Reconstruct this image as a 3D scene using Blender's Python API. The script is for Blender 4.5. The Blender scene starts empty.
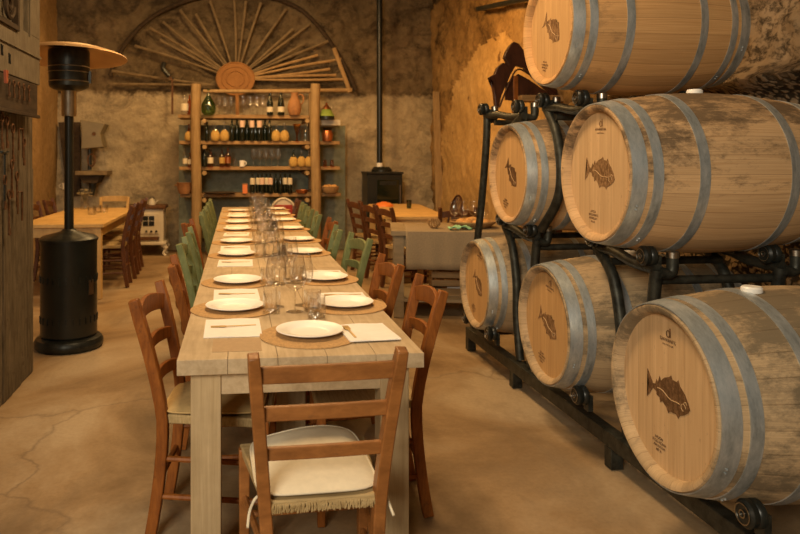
import bpy, bmesh, math, random
from mathutils import Vector, Matrix, noise
R = math.radians
PI = math.pi
rnd = random.Random(7)
C = bpy.context.scene.collection
SC = bpy.context.scene

# ------------------------------------------------------------------ camera
YAW = 6.4
F = 695.6
SN, CS = math.sin(R(YAW)), math.cos(R(YAW))
H = 1.42
cam_d = bpy.data.cameras.new('camera')
cam = bpy.data.objects.new('camera', cam_d); C.objects.link(cam)
cam.location = (0, 0, H); cam.rotation_euler = (R(90), 0, R(-YAW))
cam_d.sensor_width = 36; cam_d.lens = 36 * F / 800
cam_d.shift_x = (400 - 315) / 800; cam_d.shift_y = -(267 - 158) / 800
cam_d.clip_start = 0.02
cam_d.dof.use_dof = True; cam_d.dof.focus_distance = 3.0; cam_d.dof.aperture_fstop = 4.5
SC.camera = cam
# ------------------------------------------------------------------ light and exposure
w = bpy.data.worlds.new('world'); SC.world = w; w.use_nodes = True
w.node_tree.nodes['Background'].inputs[0].default_value = (1.0, 0.55, 0.22, 1)
w.node_tree.nodes['Background'].inputs[1].default_value = 0.035
SC.view_settings.view_transform = 'Standard'
try: SC.view_settings.look = 'None'
except Exception: pass
SC.view_settings.gamma = 1; SC.view_settings.use_curve_mapping = False
SC.view_settings.exposure = 0.25

def area(name, loc, target, size, power, col, size_y=None):
    l = bpy.data.lights.new(name, 'AREA'); l.energy = power; l.color = col
    l.shape = 'RECTANGLE'; l.size = size; l.size_y = size_y or size
    o = bpy.data.objects.new(name, l); C.objects.link(o); o.location = loc
    o.rotation_euler = (Vector(target) - Vector(loc)).to_track_quat('-Z', 'Y').to_euler()
    return o
def point(name, loc, power, col, r=0.12):
    l = bpy.data.lights.new(name, 'POINT'); l.energy = power; l.color = col; l.shadow_soft_size = r
    o = bpy.data.objects.new(name, l); C.objects.link(o); o.location = loc
    return o
area('daylight_door', (-1.7, -1.9, 2.7), (1.0, 3.8, 0.6), 1.6, 165, (1.0, 0.88, 0.68), 1.4)
area('ceiling_lamp_front', (0.3, 3.2, 3.7), (0.3, 3.5, 0), 0.6, 62, (1.0, 0.68, 0.36))
area('hanging_lamp', (0.2, 5.9, 3.6), (0.2, 6.0, 0), 0.5, 48, (1.0, 0.60, 0.24))
area('hanging_lamp', (0.1, 8.3, 3.95), (0.1, 9.2, 0), 0.5, 66, (1.0, 0.62, 0.26))
area('hanging_lamp', (-1.6, 8.1, 3.7), (-1.7, 8.6, 0), 0.4, 33, (1.0, 0.55, 0.18))
area('hanging_lamp', (1.7, 7.6, 3.6), (2.7, 8.2, 1.2), 0.4, 38, (1.0, 0.50, 0.13))
point('wall_lamp', (-0.2, 9.2, 3.9), 10, (1.0, 0.58, 0.22))

# ------------------------------------------------------------------ helpers
def P(px, py, Y):
    """photo pixel on the plane y = Y"""
    k = (px - 237) / 700.0
    d = Y * CS / (1 - k * SN)
    return Vector((k * d, Y, H - (py - 158) * d / F))
def D(px, py, d):
    """photo pixel at camera depth d"""
    X = (px - 237) * d / 700.0
    return Vector((X, (d - X * SN) / CS, H - (py - 158) * d / F))
def YD(X, d): return (d - X * SN) / CS

def tag(o, label=None, cat=None, group=None, kind=None):
    if label: o['label'] = label
    if cat: o['category'] = cat
    if group: o['group'] = group
    if kind: o['kind'] = kind
    return o
def thing(name, label, cat, loc=(0, 0, 0), rz=0, group=None):
    o = bpy.data.objects.new(name, None); C.objects.link(o)
    o.location = loc; o.rotation_euler = (0, 0, rz); o.empty_display_size = 0.1
    return tag(o, label, cat, group)
def obj(name, bm, m, parent=None, smooth=True, bevel=0, loc=None, ang=40):
    me = bpy.data.meshes.new(name)
    bmesh.ops.recalc_face_normals(bm, faces=bm.faces[:])
    bm.to_mesh(me); bm.free()
    me.materials.append(m)
    o = bpy.data.objects.new(name, me); C.objects.link(o)
    if smooth:
        me.polygons.foreach_set('use_smooth', [True] * len(me.polygons))
        try: me.set_sharp_from_angle(angle=R(ang))
        except Exception: pass
    if bevel:
        b = o.modifiers.new('bevel', 'BEVEL'); b.width = bevel; b.segments = 2; b.limit_method = 'ANGLE'
    if parent is not None: o.parent = parent
    if loc is not None: o.location = loc
    return o
def struct(name, bm, m, smooth=False):
    return tag(obj(name, bm, m, None, smooth), kind='structure')
def copy_tree(o, parent=None):
    c = o.copy(); C.objects.link(c)
    if parent is not None: c.parent = parent
    for ch in o.children: copy_tree(ch, c)
    return c
def B(): return bmesh.new()
def box(bm, lo, hi, rot=None, piv=None):
    x0, y0, z0 = lo; x1, y1, z1 = hi
    v = [bm.verts.new(p) for p in ((x0,y0,z0),(x1,y0,z0),(x1,y1,z0),(x0,y1,z0),(x0,y0,z1),(x1,y0,z1),(x1,y1,z1),(x0,y1,z1))]
    for f in ((0,3,2,1),(4,5,6,7),(0,1,5,4),(1,2,6,5),(2,3,7,6),(3,0,4,7)):
        bm.faces.new([v[i] for i in f])
    if rot is not None:
        bmesh.ops.rotate(bm, verts=v, cent=piv or ((x0+x1)/2,(y0+y1)/2,(z0+z1)/2), matrix=rot)
    return bm
def cbox(bm, c, s, rot=None):
    return box(bm, [c[i]-s[i]/2 for i in range(3)], [c[i]+s[i]/2 for i in range(3)], rot)
def lathe(bm, prof, n=32, c=(0, 0, 0), axis='Z', cap=True):
    """prof: list of (radius, height)"""
    rings = []
    for r, h in prof:
        ring = []
        if r < 1e-6:
            p = (0, 0, h)
            ring = [p]
        else:
            ring = [(r*math.cos(2*PI*i/n), r*math.sin(2*PI*i/n), h) for i in range(n)]
        out = []
        for x, y, z in ring:
            if axis == 'X': x, y, z = z, x, y
            elif axis == 'Y': x, y, z = x, z, y
            out.append(bm.verts.new((x+c[0], y+c[1], z+c[2])))
        rings.append(out)
    for a, b in zip(rings, rings[1:]):
        if len(a) == 1 and len(b) == 1: continue
        for i in range(n):
            j = (i+1) % n
            if len(a) == 1: bm.faces.new((a[0], b[i], b[j]))
            elif len(b) == 1: bm.faces.new((a[i], b[0], a[j]))
            else: bm.faces.new((a[i], a[j], b[j], b[i]))
    if cap:
        for rg in (rings[0], rings[-1]):
            if len(rg) > 1: bm.faces.new(rg)
    return bm
def tube(bm, pts, r, n=10, cap=True, flat=None, closed=False):
    """sweep a round (or flat=(w,h) rectangular) section along pts; r number or list"""
    pts = [Vector(p) for p in pts]
    m = len(pts)
    rr = r if isinstance(r, (list, tuple)) else [r]*m
    up = None; rings = []
    for i, p in enumerate(pts):
        if closed: t = (pts[(i+1) % m] - pts[i-1])
        else: t = (pts[min(i+1, m-1)] - pts[max(i-1, 0)])
        t.normalize()
        if up is None:
            ref = Vector((1, 0, 0)) if abs(t.x) < 0.8 else Vector((0, 0, 1))
            up = (ref - t*ref.dot(t)).normalized()
        else:
            up = (up - t*up.dot(t)).normalized()
        sd = t.cross(up)
        if flat:
            w_, h_ = flat
            q = [(-w_/2, -h_/2), (w_/2, -h_/2), (w_/2, h_/2), (-w_/2, h_/2)]
            rings.append([bm.verts.new(p + up*a*rr[i] + sd*b*rr[i]) for a, b in q])
        else:
            rings.append([bm.verts.new(p + up*rr[i]*math.cos(2*PI*k/n) + sd*rr[i]*math.sin(2*PI*k/n)) for k in range(n)])
    k_ = len(rings[0])
    pairs = list(zip(rings, rings[1:]))
    if closed: pairs.append((rings[-1], rings[0]))
    for a, b in pairs:
        for i in range(k_):
            j = (i+1) % k_
            bm.faces.new((a[i], a[j], b[j], b[i]))
    if cap and not closed:
        bm.faces.new(rings[0]); bm.faces.new(rings[-1])
    return bm
def prism(bm, poly, axis, a, b):
    """extrude a 2-D outline along an axis from a to b"""
    def mk(u, v, t):
        return {'X': (t, u, v), 'Y': (u, t, v), 'Z': (u, v, t)}[axis]
    A = [bm.verts.new(mk(u, v, a)) for u, v in poly]
    Bv = [bm.verts.new(mk(u, v, b)) for u, v in poly]
    n = len(poly)
    bm.faces.new(A); bm.faces.new(Bv)
    for i in range(n):
        bm.faces.new((A[i], A[(i+1) % n], Bv[(i+1) % n], Bv[i]))
    return bm
def spline(pts, n=6):
    """Catmull-Rom through points"""
    pts = [Vector(p) for p in pts]; out = []
    for i in range(len(pts)-1):
        p0 = pts[max(i-1, 0)]; p1 = pts[i]; p2 = pts[i+1]; p3 = pts[min(i+2, len(pts)-1)]
        for k in range(n):
            t = k/n
            out.append(0.5*((2*p1)+(-p0+p2)*t+(2*p0-5*p1+4*p2-p3)*t*t+(-p0+3*p1-3*p2+p3)*t**3))
    out.append(pts[-1]); return out

# ------------------------------------------------------------------ materials
def nmat(name):
    m = bpy.data.materials.new(name); m.use_nodes = True
    nt = m.node_tree; b = nt.nodes['Principled BSDF']
    return m, nt, b
def coord(nt, sc=(1, 1, 1), loc=(0, 0, 0)):
    tc = nt.nodes.new('ShaderNodeTexCoord'); mp = nt.nodes.new('ShaderNodeMapping')
    mp.inputs['Scale'].default_value = sc; mp.inputs['Location'].default_value = loc
    nt.links.new(tc.outputs['Object'], mp.inputs[0]); return mp.outputs[0]
def noi(nt, vec, scale, detail=5, rough=0.6, dist=0):
    n = nt.nodes.new('ShaderNodeTexNoise'); n.inputs['Scale'].default_value = scale
    n.inputs['Detail'].default_value = detail; n.inputs['Roughness'].default_value = rough
    n.inputs['Distortion'].default_value = dist
    nt.links.new(vec, n.inputs['Vector']); return n.outputs['Fac']
def ramp(nt, fac, stops):
    r = nt.nodes.new('ShaderNodeValToRGB'); e = r.color_ramp.elements
    while len(e) < len(stops): e.new(0.5)
    for i, (p, c) in enumerate(stops):
        e[i].position = p; e[i].color = (*c, 1) if len(c) == 3 else c
    nt.links.new(fac, r.inputs[0]); return r.outputs[0]
def mix(nt, fac, a, b, mode='MIX'):
    m = nt.nodes.new('ShaderNodeMix'); m.data_type = 'RGBA'; m.blend_type = mode
    if isinstance(fac, (int, float)): m.inputs[0].default_value = fac
    else: nt.links.new(fac, m.inputs[0])
    for i, x in ((6, a), (7, b)):
        if isinstance(x, tuple): m.inputs[i].default_value = (*x, 1)
        else: nt.links.new(x, m.inputs[i])
    return m.outputs[2]
def bump(nt, b, h, strength=0.3, dist=0.01):
    n = nt.nodes.new('ShaderNodeBump'); n.inputs['Strength'].default_value = strength
    n.inputs['Distance'].default_value = dist
    nt.links.new(h, n.inputs['Height']); nt.links.new(n.outputs[0], b.inputs['Normal'])
def plain(name, c, rough=0.5, metal=0.0, var=0.25, scale=12, bmp=0.0, spec=None):
    m, nt, b = nmat(name); v = coord(nt)
    n = noi(nt, v, scale)
    lo = tuple(x*(1-var) for x in c); hi = tuple(min(1, x*(1+var)) for x in c)
    nt.links.new(ramp(nt, n, [(0.3, lo), (0.7, hi)]), b.inputs['Base Color'])
    b.inputs['Roughness'].default_value = rough; b.inputs['Metallic'].default_value = metal
    if spec is not None: b.inputs['Specular IOR Level'].default_value = spec
    if bmp: bump(nt, b, noi(nt, v, scale*4), bmp, 0.004)
    return m
def wood(name, c1, c2, grain=(2, 2, 30), rough=0.55, stain=None, stain_amt=(0.55, 0.7), spec=0.3, sc=1.0):
    """grain: mapping scale; the small axis is the grain direction"""
    m, nt, b = nmat(name); v = coord(nt, grain)
    n = noi(nt, v, 3*sc, 6, 0.65, 0.4)
    col = ramp(nt, n, [(0.28, c1), (0.72, c2)])
    n2 = noi(nt, coord(nt), 5*sc, 4)
    col = mix(nt, 0.55, col, ramp(nt, n2, [(0.3, (0.55, 0.52, 0.5)), (0.7, (1, 1, 1))]), 'MULTIPLY')
    if stain:
        n3 = noi(nt, coord(nt, (1, 1, 1), (3, 1, 7)), 6*sc, 8, 0.75)
        f = ramp(nt, n3, [(stain_amt[0], (0, 0, 0)), (stain_amt[1], (1, 1, 1))])
        col = mix(nt, f, col, stain)
    nt.links.new(col, b.inputs['Base Color']); b.inputs['Roughness'].default_value = rough
    b.inputs['Specular IOR Level'].default_value = spec
    bump(nt, b, n, 0.25, 0.003)
    return m
def glassy(name, tint=(1, 1, 1), refl=0.9, bl=0.28):
    m = bpy.data.materials.new(name); m.use_nodes = True; nt = m.node_tree; nt.nodes.clear()
    out = nt.nodes.new('ShaderNodeOutputMaterial'); mx = nt.nodes.new('ShaderNodeMixShader')
    tr = nt.nodes.new('ShaderNodeBsdfTransparent'); tr.inputs[0].default_value = (*tint, 1)
    gl = nt.nodes.new('ShaderNodeBsdfGlossy'); gl.inputs['Roughness'].default_value = 0.09
    gl.inputs[0].default_value = (refl, refl, refl, 1)
    lw = nt.nodes.new('ShaderNodeLayerWeight'); lw.inputs[0].default_value = 0.5
    nt.links.new(ramp(nt, lw.outputs['Facing'], [(0.0, (0.07,)*3), (0.45, (0.16,)*3), (0.85, (0.55,)*3), (1.0, (0.9,)*3)]), mx.inputs[0])
    nt.links.new(tr.outputs[0], mx.inputs[1]); nt.links.new(gl.outputs[0], mx.inputs[2])
    nt.links.new(mx.outputs[0], out.inputs[0]); return m

def plaster(name, c_lo, c_mid, c_hi, dark, bs=0.5, dark_amt=(0.62, 0.75), low_white=None):
    m, nt, b = nmat(name); v = coord(nt)
    n1 = noi(nt, v, 0.9, 8, 0.65, 0.6)
    col = ramp(nt, n1, [(0.3, c_lo), (0.5, c_mid), (0.7, c_hi)])
    n2 = noi(nt, coord(nt, (1, 1, 1.3), (5, 2, 1)), 2.4, 9, 0.75, 0.3)
    f = ramp(nt, n2, [(dark_amt[0], (0, 0, 0)), (dark_amt[1], (1, 1, 1))])
    col = mix(nt, f, col, dark)
    n3 = noi(nt, v, 14, 8, 0.7)
    col = mix(nt, 0.6, col, ramp(nt, n3, [(0.3, (0.55, 0.5, 0.45)), (0.65, (1.1, 1.08, 1.05))]), 'MULTIPLY')
    if low_white:   # whitewashed dado: the lower wall is a paler plaster below a ragged line
        sep = nt.nodes.new('ShaderNodeSeparateXYZ'); nt.links.new(v, sep.inputs[0])
        ad = nt.nodes.new('ShaderNodeMath'); ad.operation = 'MULTIPLY_ADD'
        nt.links.new(n2, ad.inputs[0]); ad.inputs[1].default_value = 0.35; nt.links.new(sep.outputs[2], ad.inputs[2])
        cr = nt.nodes.new('ShaderNodeMapRange'); cr.inputs[1].default_value = low_white[1]-0.04+0.17
        cr.inputs[2].default_value = low_white[1]+0.04+0.17; cr.inputs[3].default_value = 1; cr.inputs[4].default_value = 0
        nt.links.new(ad.outputs[0], cr.inputs[0])
        lw = mix(nt, ramp(nt, n1, [(0.4, (0, 0, 0)), (0.75, (1, 1, 1))]), low_white[0], tuple(x*0.55 for x in low_white[0]))
        lw = mix(nt, f, lw, tuple(x*0.45 for x in low_white[0]))
        lw = mix(nt, 0.5, lw, ramp(nt, n3, [(0.3, (0.65, 0.6, 0.55)), (0.65, (1.1, 1.08, 1.05))]), 'MULTIPLY')
        col = mix(nt, cr.outputs[0], col, lw)
    nt.links.new(col, b.inputs['Base Color']); b.inputs['Roughness'].default_value = 0.92
    b.inputs['Specular IOR Level'].default_value = 0.15
    n4 = noi(nt, v, 7, 10, 0.72)
    bump(nt, b, n4, bs, 0.05)
    return m
def rubble(name, c1, c2, dark):
    """mottled plaster breaking into pebbly rubble below about two metres"""
    m, nt, b = nmat(name); v = coord(nt)
    vo = nt.nodes.new('ShaderNodeTexVoronoi'); vo.inputs['Scale'].default_value = 26
    dv = nt.nodes.new('ShaderNodeVectorMath'); dv.operation = 'ADD'
    nz = nt.nodes.new('ShaderNodeTexNoise'); nz.inputs['Scale'].default_value = 18
    sc_ = nt.nodes.new('ShaderNodeVectorMath'); sc_.operation = 'SCALE'; sc_.inputs['Scale'].default_value = 0.05
    nt.links.new(v, nz.inputs['Vector']); nt.links.new(nz.outputs['Color'], sc_.inputs[0])
    nt.links.new(v, dv.inputs[0]); nt.links.new(sc_.outputs[0], dv.inputs[1]); nt.links.new(dv.outputs[0], vo.inputs['Vector'])
    n2 = noi(nt, v, 2.2, 7, 0.7)
    col = ramp(nt, n2, [(0.35, c1), (0.65, c2)])
    pit = ramp(nt, noi(nt, coord(nt, (1, 1, 1.4), (4, 4, 4)), 8, 10, 0.78), [(0.50, (0, 0, 0)), (0.60, (0.85,)*3)])
    crev = ramp(nt, vo.outputs['Distance'], [(0.38, (0, 0, 0)), (0.60, (0.95,)*3)])
    sep = nt.nodes.new('ShaderNodeSeparateXYZ'); nt.links.new(v, sep.inputs[0])
    ad0 = nt.nodes.new('ShaderNodeMath'); ad0.operation = 'MULTIPLY_ADD'; nt.links.new(n2, ad0.inputs[0]); ad0.inputs[1].default_value = 0.5
    nt.links.new(sep.outputs[2], ad0.inputs[2])
    cr = nt.nodes.new('ShaderNodeMapRange'); cr.inputs[1].default_value = 2.10; cr.inputs[2].default_value = 2.20; cr.inputs[3].default_value = 1; cr.inputs[4].default_value = 0
    nt.links.new(ad0.outputs[0], cr.inputs[0])
    f = mix(nt, cr.outputs[0], pit, crev)
    col = mix(nt, f, col, dark)
    nt.links.new(col, b.inputs['Base Color']); b.inputs['Roughness'].default_value = 0.95
    b.inputs['Specular IOR Level'].default_value = 0.1
    inv = nt.nodes.new('ShaderNodeMath'); inv.operation = 'SUBTRACT'; inv.inputs[0].default_value = 1
    nt.links.new(f, inv.inputs[1])
    ad = nt.nodes.new('ShaderNodeMath'); ad.operation = 'ADD'; nt.links.new(inv.outputs[0], ad.inputs[0])
    nt.links.new(noi(nt, v, 14, 9, 0.7), ad.inputs[1])
    bump(nt, b, ad.outputs[0], 0.6, 0.03)
    return m

M = {}
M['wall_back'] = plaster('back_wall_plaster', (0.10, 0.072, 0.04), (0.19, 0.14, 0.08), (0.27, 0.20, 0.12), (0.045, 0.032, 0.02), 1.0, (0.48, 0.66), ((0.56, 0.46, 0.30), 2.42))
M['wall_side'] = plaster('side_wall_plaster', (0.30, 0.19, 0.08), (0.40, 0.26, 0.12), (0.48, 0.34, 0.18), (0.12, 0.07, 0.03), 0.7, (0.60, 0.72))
M['arch_plaster'] = plaster('arch_plaster', (0.42, 0.27, 0.11), (0.52, 0.34, 0.14), (0.58, 0.40, 0.19), (0.11, 0.05, 0.02), 0.45, (0.62, 0.68))
M['rubble'] = rubble('rubble_stone', (0.25, 0.175, 0.10), (0.44, 0.32, 0.20), (0.04, 0.03, 0.02))
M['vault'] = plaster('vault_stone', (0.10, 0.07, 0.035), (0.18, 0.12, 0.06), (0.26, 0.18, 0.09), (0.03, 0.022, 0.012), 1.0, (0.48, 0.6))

M['amber_lit_stone'] = plaster('amber_lit_stone', (0.22, 0.13, 0.045), (0.36, 0.22, 0.085), (0.48, 0.31, 0.13), (0.075, 0.045, 0.02), 1.0, (0.50, 0.66))  # orange lamplight put into the stone colour of the far right wall
def floor_mat():
    m, nt, b = nmat('screed_floor'); v = coord(nt)
    n1 = noi(nt, v, 0.8, 6, 0.6, 0.8)
    col = ramp(nt, n1, [(0.36, (0.20, 0.125, 0.06)), (0.5, (0.32, 0.215, 0.115)), (0.64, (0.44, 0.335, 0.215))])
    n2 = noi(nt, coord(nt, (1, 0.5, 1), (9, 3, 0)), 1.7, 8, 0.7, 0.5)
    col = mix(nt, ramp(nt, n2, [(0.52, (0, 0, 0)), (0.72, (0.75, 0.75, 0.75))]), col, (0.22, 0.16, 0.10))
    n3 = noi(nt, v, 45, 4, 0.7)
    col = mix(nt, 0.35, col, ramp(nt, n3, [(0.35, (0.7, 0.68, 0.64)), (0.6, (1, 1, 1))]), 'MULTIPLY')
    vo = nt.nodes.new('ShaderNodeTexVoronoi'); vo.feature = 'DISTANCE_TO_EDGE'; vo.inputs['Scale'].default_value = 0.38
    ad = nt.nodes.new('ShaderNodeVectorMath'); ad.operation = 'ADD'
    nz = nt.nodes.new('ShaderNodeTexNoise'); nz.inputs['Scale'].default_value = 2.5; nz.inputs['Detail'].default_value = 6
    s_ = nt.nodes.new('ShaderNodeVectorMath'); s_.operation = 'SCALE'; s_.inputs['Scale'].default_value = 0.5
    nt.links.new(v, nz.inputs['Vector']); nt.links.new(nz.outputs['Color'], s_.inputs[0])
    nt.links.new(v, ad.inputs[0]); nt.links.new(s_.outputs[0], ad.inputs[1]); nt.links.new(ad.outputs[0], vo.inputs['Vector'])
    crack = ramp(nt, vo.outputs['Distance'], [(0.0, (0.45, 0.45, 0.45)), (0.006, (0, 0, 0))])
    col = mix(nt, crack, col, (0.12, 0.08, 0.05))
    nt.links.new(col, b.inputs['Base Color'])
    rg = ramp(nt, n1, [(0.3, (0.62,)*3), (0.7, (0.45,)*3)])
    nt.links.new(rg, b.inputs['Roughness']); b.inputs['Specular IOR Level'].default_value = 0.25
    bump(nt, b, noi(nt, v, 9, 6), 0.12, 0.01)
    return m
M['floor'] = floor_mat()
M['table'] = wood('pale_table_wood', (0.45, 0.33, 0.19), (0.62, 0.48, 0.305), (14, 1.2, 14), 0.6)
M['table_leg'] = wood('pale_leg_wood', (0.42, 0.30, 0.155), (0.57, 0.43, 0.25), (26, 26, 1.0), 0.6)
M['brown'] = wood('chestnut_wood', (0.19, 0.055, 0.010), (0.38, 0.130, 0.024), (9, 9, 1.5), 0.48, (0.06, 0.025, 0.012), (0.56, 0.75), 0.25, 2)
M['darkbrown'] = wood('dark_brown_wood', (0.075, 0.026, 0.009), (0.17, 0.062, 0.020), (9, 9, 1.5), 0.4, None, (0.6, 0.7), 0.4, 2)
M['honey'] = wood('honey_brown_wood', (0.21, 0.078, 0.018), (0.39, 0.158, 0.042), (2.0, 9, 5), 0.42, (0.09, 0.04, 0.02), (0.60, 0.76), 0.4, 2)
M['green'] = wood('green_paint', (0.14, 0.175, 0.062), (0.26, 0.29, 0.125), (5, 5, 2), 0.5, (0.16, 0.09, 0.04), (0.64, 0.72), 0.35, 2)
M['sideboard'] = wood('greyed_sideboard_wood', (0.25, 0.19, 0.11), (0.37, 0.28, 0.17), (2, 8, 8), 0.7)
M['pine'] = wood('pine_wood', (0.60, 0.38, 0.13), (0.72, 0.48, 0.20), (9, 1.2, 9), 0.5)
M['pine_v'] = wood('pine_wood_upright', (0.58, 0.37, 0.14), (0.70, 0.47, 0.20), (9, 9, 1.2), 0.5)
M['log'] = wood('peeled_log', (0.27, 0.17, 0.07), (0.45, 0.31, 0.15), (9, 9, 1.0), 0.7)
M['shelf'] = wood('shelf_board', (0.28, 0.165, 0.065), (0.46, 0.29, 0.13), (1.0, 9, 9), 0.65)
M['rush'] = wood('rush_weave', (0.35, 0.24, 0.10), (0.60, 0.45, 0.23), (3, 60, 10), 0.8)
M['cushion'] = plain('cream_canvas', (0.72, 0.64, 0.48), 0.9, 0, 0.06, 30, 0.15)
M['cushion_y'] = plain('straw_canvas', (0.55, 0.38, 0.16), 0.85, 0, 0.1, 30, 0.15)
M['iron'] = plain('painted_iron', (0.030, 0.032, 0.028), 0.38, 0.55, 0.5, 18, 0.1)
M['iron_rough'] = plain('worn_iron', (0.045, 0.045, 0.035), 0.5, 0.6, 0.6, 25, 0.2)
M['black'] = plain('black_enamel', (0.012, 0.014, 0.012), 0.35, 0.1, 0.3, 8)
M['steel'] = plain('brushed_steel', (0.42, 0.38, 0.32), 0.32, 1.0, 0.15, 20)
M['alu_orange_lit'] = plain('orange_lit_reflector', (0.58, 0.36, 0.17), 0.5, 0.4, 0.1, 6)  # orange reflection under the hood is painted into this base colour
M['china'] = plain('white_china', (0.88, 0.85, 0.79), 0.38, 0, 0.02, 5, 0, 0.5)
M['paper'] = plain('paper_napkin', (0.86, 0.82, 0.76), 0.85, 0, 0.04, 20, 0.1)
M['kraft'] = plain('kraft_paper', (0.44, 0.30, 0.165), 0.85, 0, 0.07, 60, 0.1)
M['cork'] = plain('cork_mat', (0.48, 0.29, 0.12), 0.9, 0, 0.25, 120, 0.3)
M['glass'] = glassy('clear_glass', (0.97, 0.965, 0.955))
M['stem_glass'] = glassy('solid_glass', (0.93, 0.92, 0.88))
M['green_glass'] = glassy('green_glass', (0.25, 0.42, 0.18), 0.9)
M['amber_glass'] = glassy('amber_glass', (0.75, 0.34, 0.06), 0.9)
M['dark_glass'] = plain('dark_bottle_glass', (0.008, 0.012, 0.007), 0.08, 0, 0.1, 5, 0, 0.6)
M['label'] = plain('paper_label', (0.66, 0.58, 0.42), 0.8, 0, 0.05, 30)
M['pinklabel'] = plain('pink_label', (0.70, 0.50, 0.38), 0.8, 0, 0.05, 30)
M['straw'] = wood('flask_straw', (0.42, 0.25, 0.06), (0.66, 0.44, 0.14), (10, 10, 60), 0.85)
M['terracotta'] = plain('terracotta', (0.34, 0.16, 0.06), 0.8, 0, 0.25, 10, 0.1)
M['orange'] = plain('orange_glaze', (0.72, 0.20, 0.04), 0.45, 0, 0.1, 5)
M['copper'] = plain('copper', (0.48, 0.18, 0.07), 0.35, 0.9, 0.2, 8)
M['greenglaze'] = plain('green_glaze', (0.22, 0.30, 0.06), 0.35, 0, 0.2, 10)
M['white'] = plain('white_enamel', (0.62, 0.56, 0.44), 0.3, 0, 0.08, 6)
M['bluegrey'] = plaster('blue_grey_paint', (0.20, 0.23, 0.18), (0.27, 0.31, 0.25), (0.36, 0.38, 0.30), (0.12, 0.12, 0.085), 0.3, (0.58, 0.75))
M['linen'] = plain('linen_cloth', (0.29, 0.22, 0.135), 0.95, 0, 0.12, 90, 0.2)
M['mint'] = plain('mint_cloth', (0.30, 0.58, 0.34), 0.8, 0, 0.1, 20)
M['bread'] = plain('bread_crust', (0.58, 0.31, 0.10), 0.85, 0, 0.3, 25, 0.3)
M['wicker'] = wood('wicker', (0.26, 0.15, 0.06), (0.52, 0.33, 0.15), (30, 30, 60), 0.85)
M['hub'] = wood('wicker_disc', (0.26, 0.115, 0.035), (0.40, 0.20, 0.07), (30, 30, 30), 0.85)
M['fanpole'] = wood('fan_pole', (0.17, 0.12, 0.065), (0.30, 0.22, 0.12), (4, 4, 4), 0.85)
M['fanpole_light'] = wood('fan_pole_light', (0.36, 0.22, 0.09), (0.54, 0.36, 0.17), (4, 4, 4), 0.85)
M['olive'] = plain('olive_enamel', (0.20, 0.16, 0.085), 0.45, 0.1, 0.15, 6)
def brand(name, a, bb, lo):
    m, nt, b = nmat(name)
    n = noi(nt, coord(nt, (4, 1.6, 1)), 45, 6, 0.8)
    nt.links.new(ramp(nt, n, [(lo, a), (lo+0.22, bb)]), b.inputs['Base Color']); b.inputs['Roughness'].default_value = 0.85
    b.inputs['Specular IOR Level'].default_value = 0.15; return m
M['stamp'] = brand('burnt_brand', (0.10, 0.05, 0.02), (0.24, 0.13, 0.06), 0.45)
M['stamp_faded'] = brand('faded_brand', (0.13, 0.065, 0.025), (0.38, 0.22, 0.10), 0.42)
M['red'] = plain('red_cloth', (0.30, 0.03, 0.02), 0.8, 0, 0.1, 5)
M['oldwood'] = wood('weathered_board', (0.075, 0.06, 0.04), (0.22, 0.18, 0.125), (7, 7, 0.9), 0.9, (0.07, 0.05, 0.035), (0.56, 0.7), 0.15, 1.6)
M['palepaint'] = wood('chalky_paint', (0.15, 0.125, 0.085), (0.24, 0.20, 0.14), (6, 6, 1.5), 0.9, (0.17, 0.13, 0.09), (0.56, 0.72), 0.15, 2)
M['darkwood'] = wood('dark_old_wood', (0.032, 0.02, 0.011), (0.09, 0.06, 0.034), (6, 1.5, 9), 0.85)
M['mahogany'] = wood('mahogany', (0.03, 0.012, 0.008), (0.085, 0.03, 0.016), (6, 6, 2), 0.35)
M['rust'] = plain('rusty_iron', (0.13, 0.06, 0.025), 0.75, 0.4, 0.5, 30, 0.3)
M['clothespeg'] = plain('red_plastic', (0.40, 0.10, 0.04), 0.5, 0, 0.1, 5)

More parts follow.
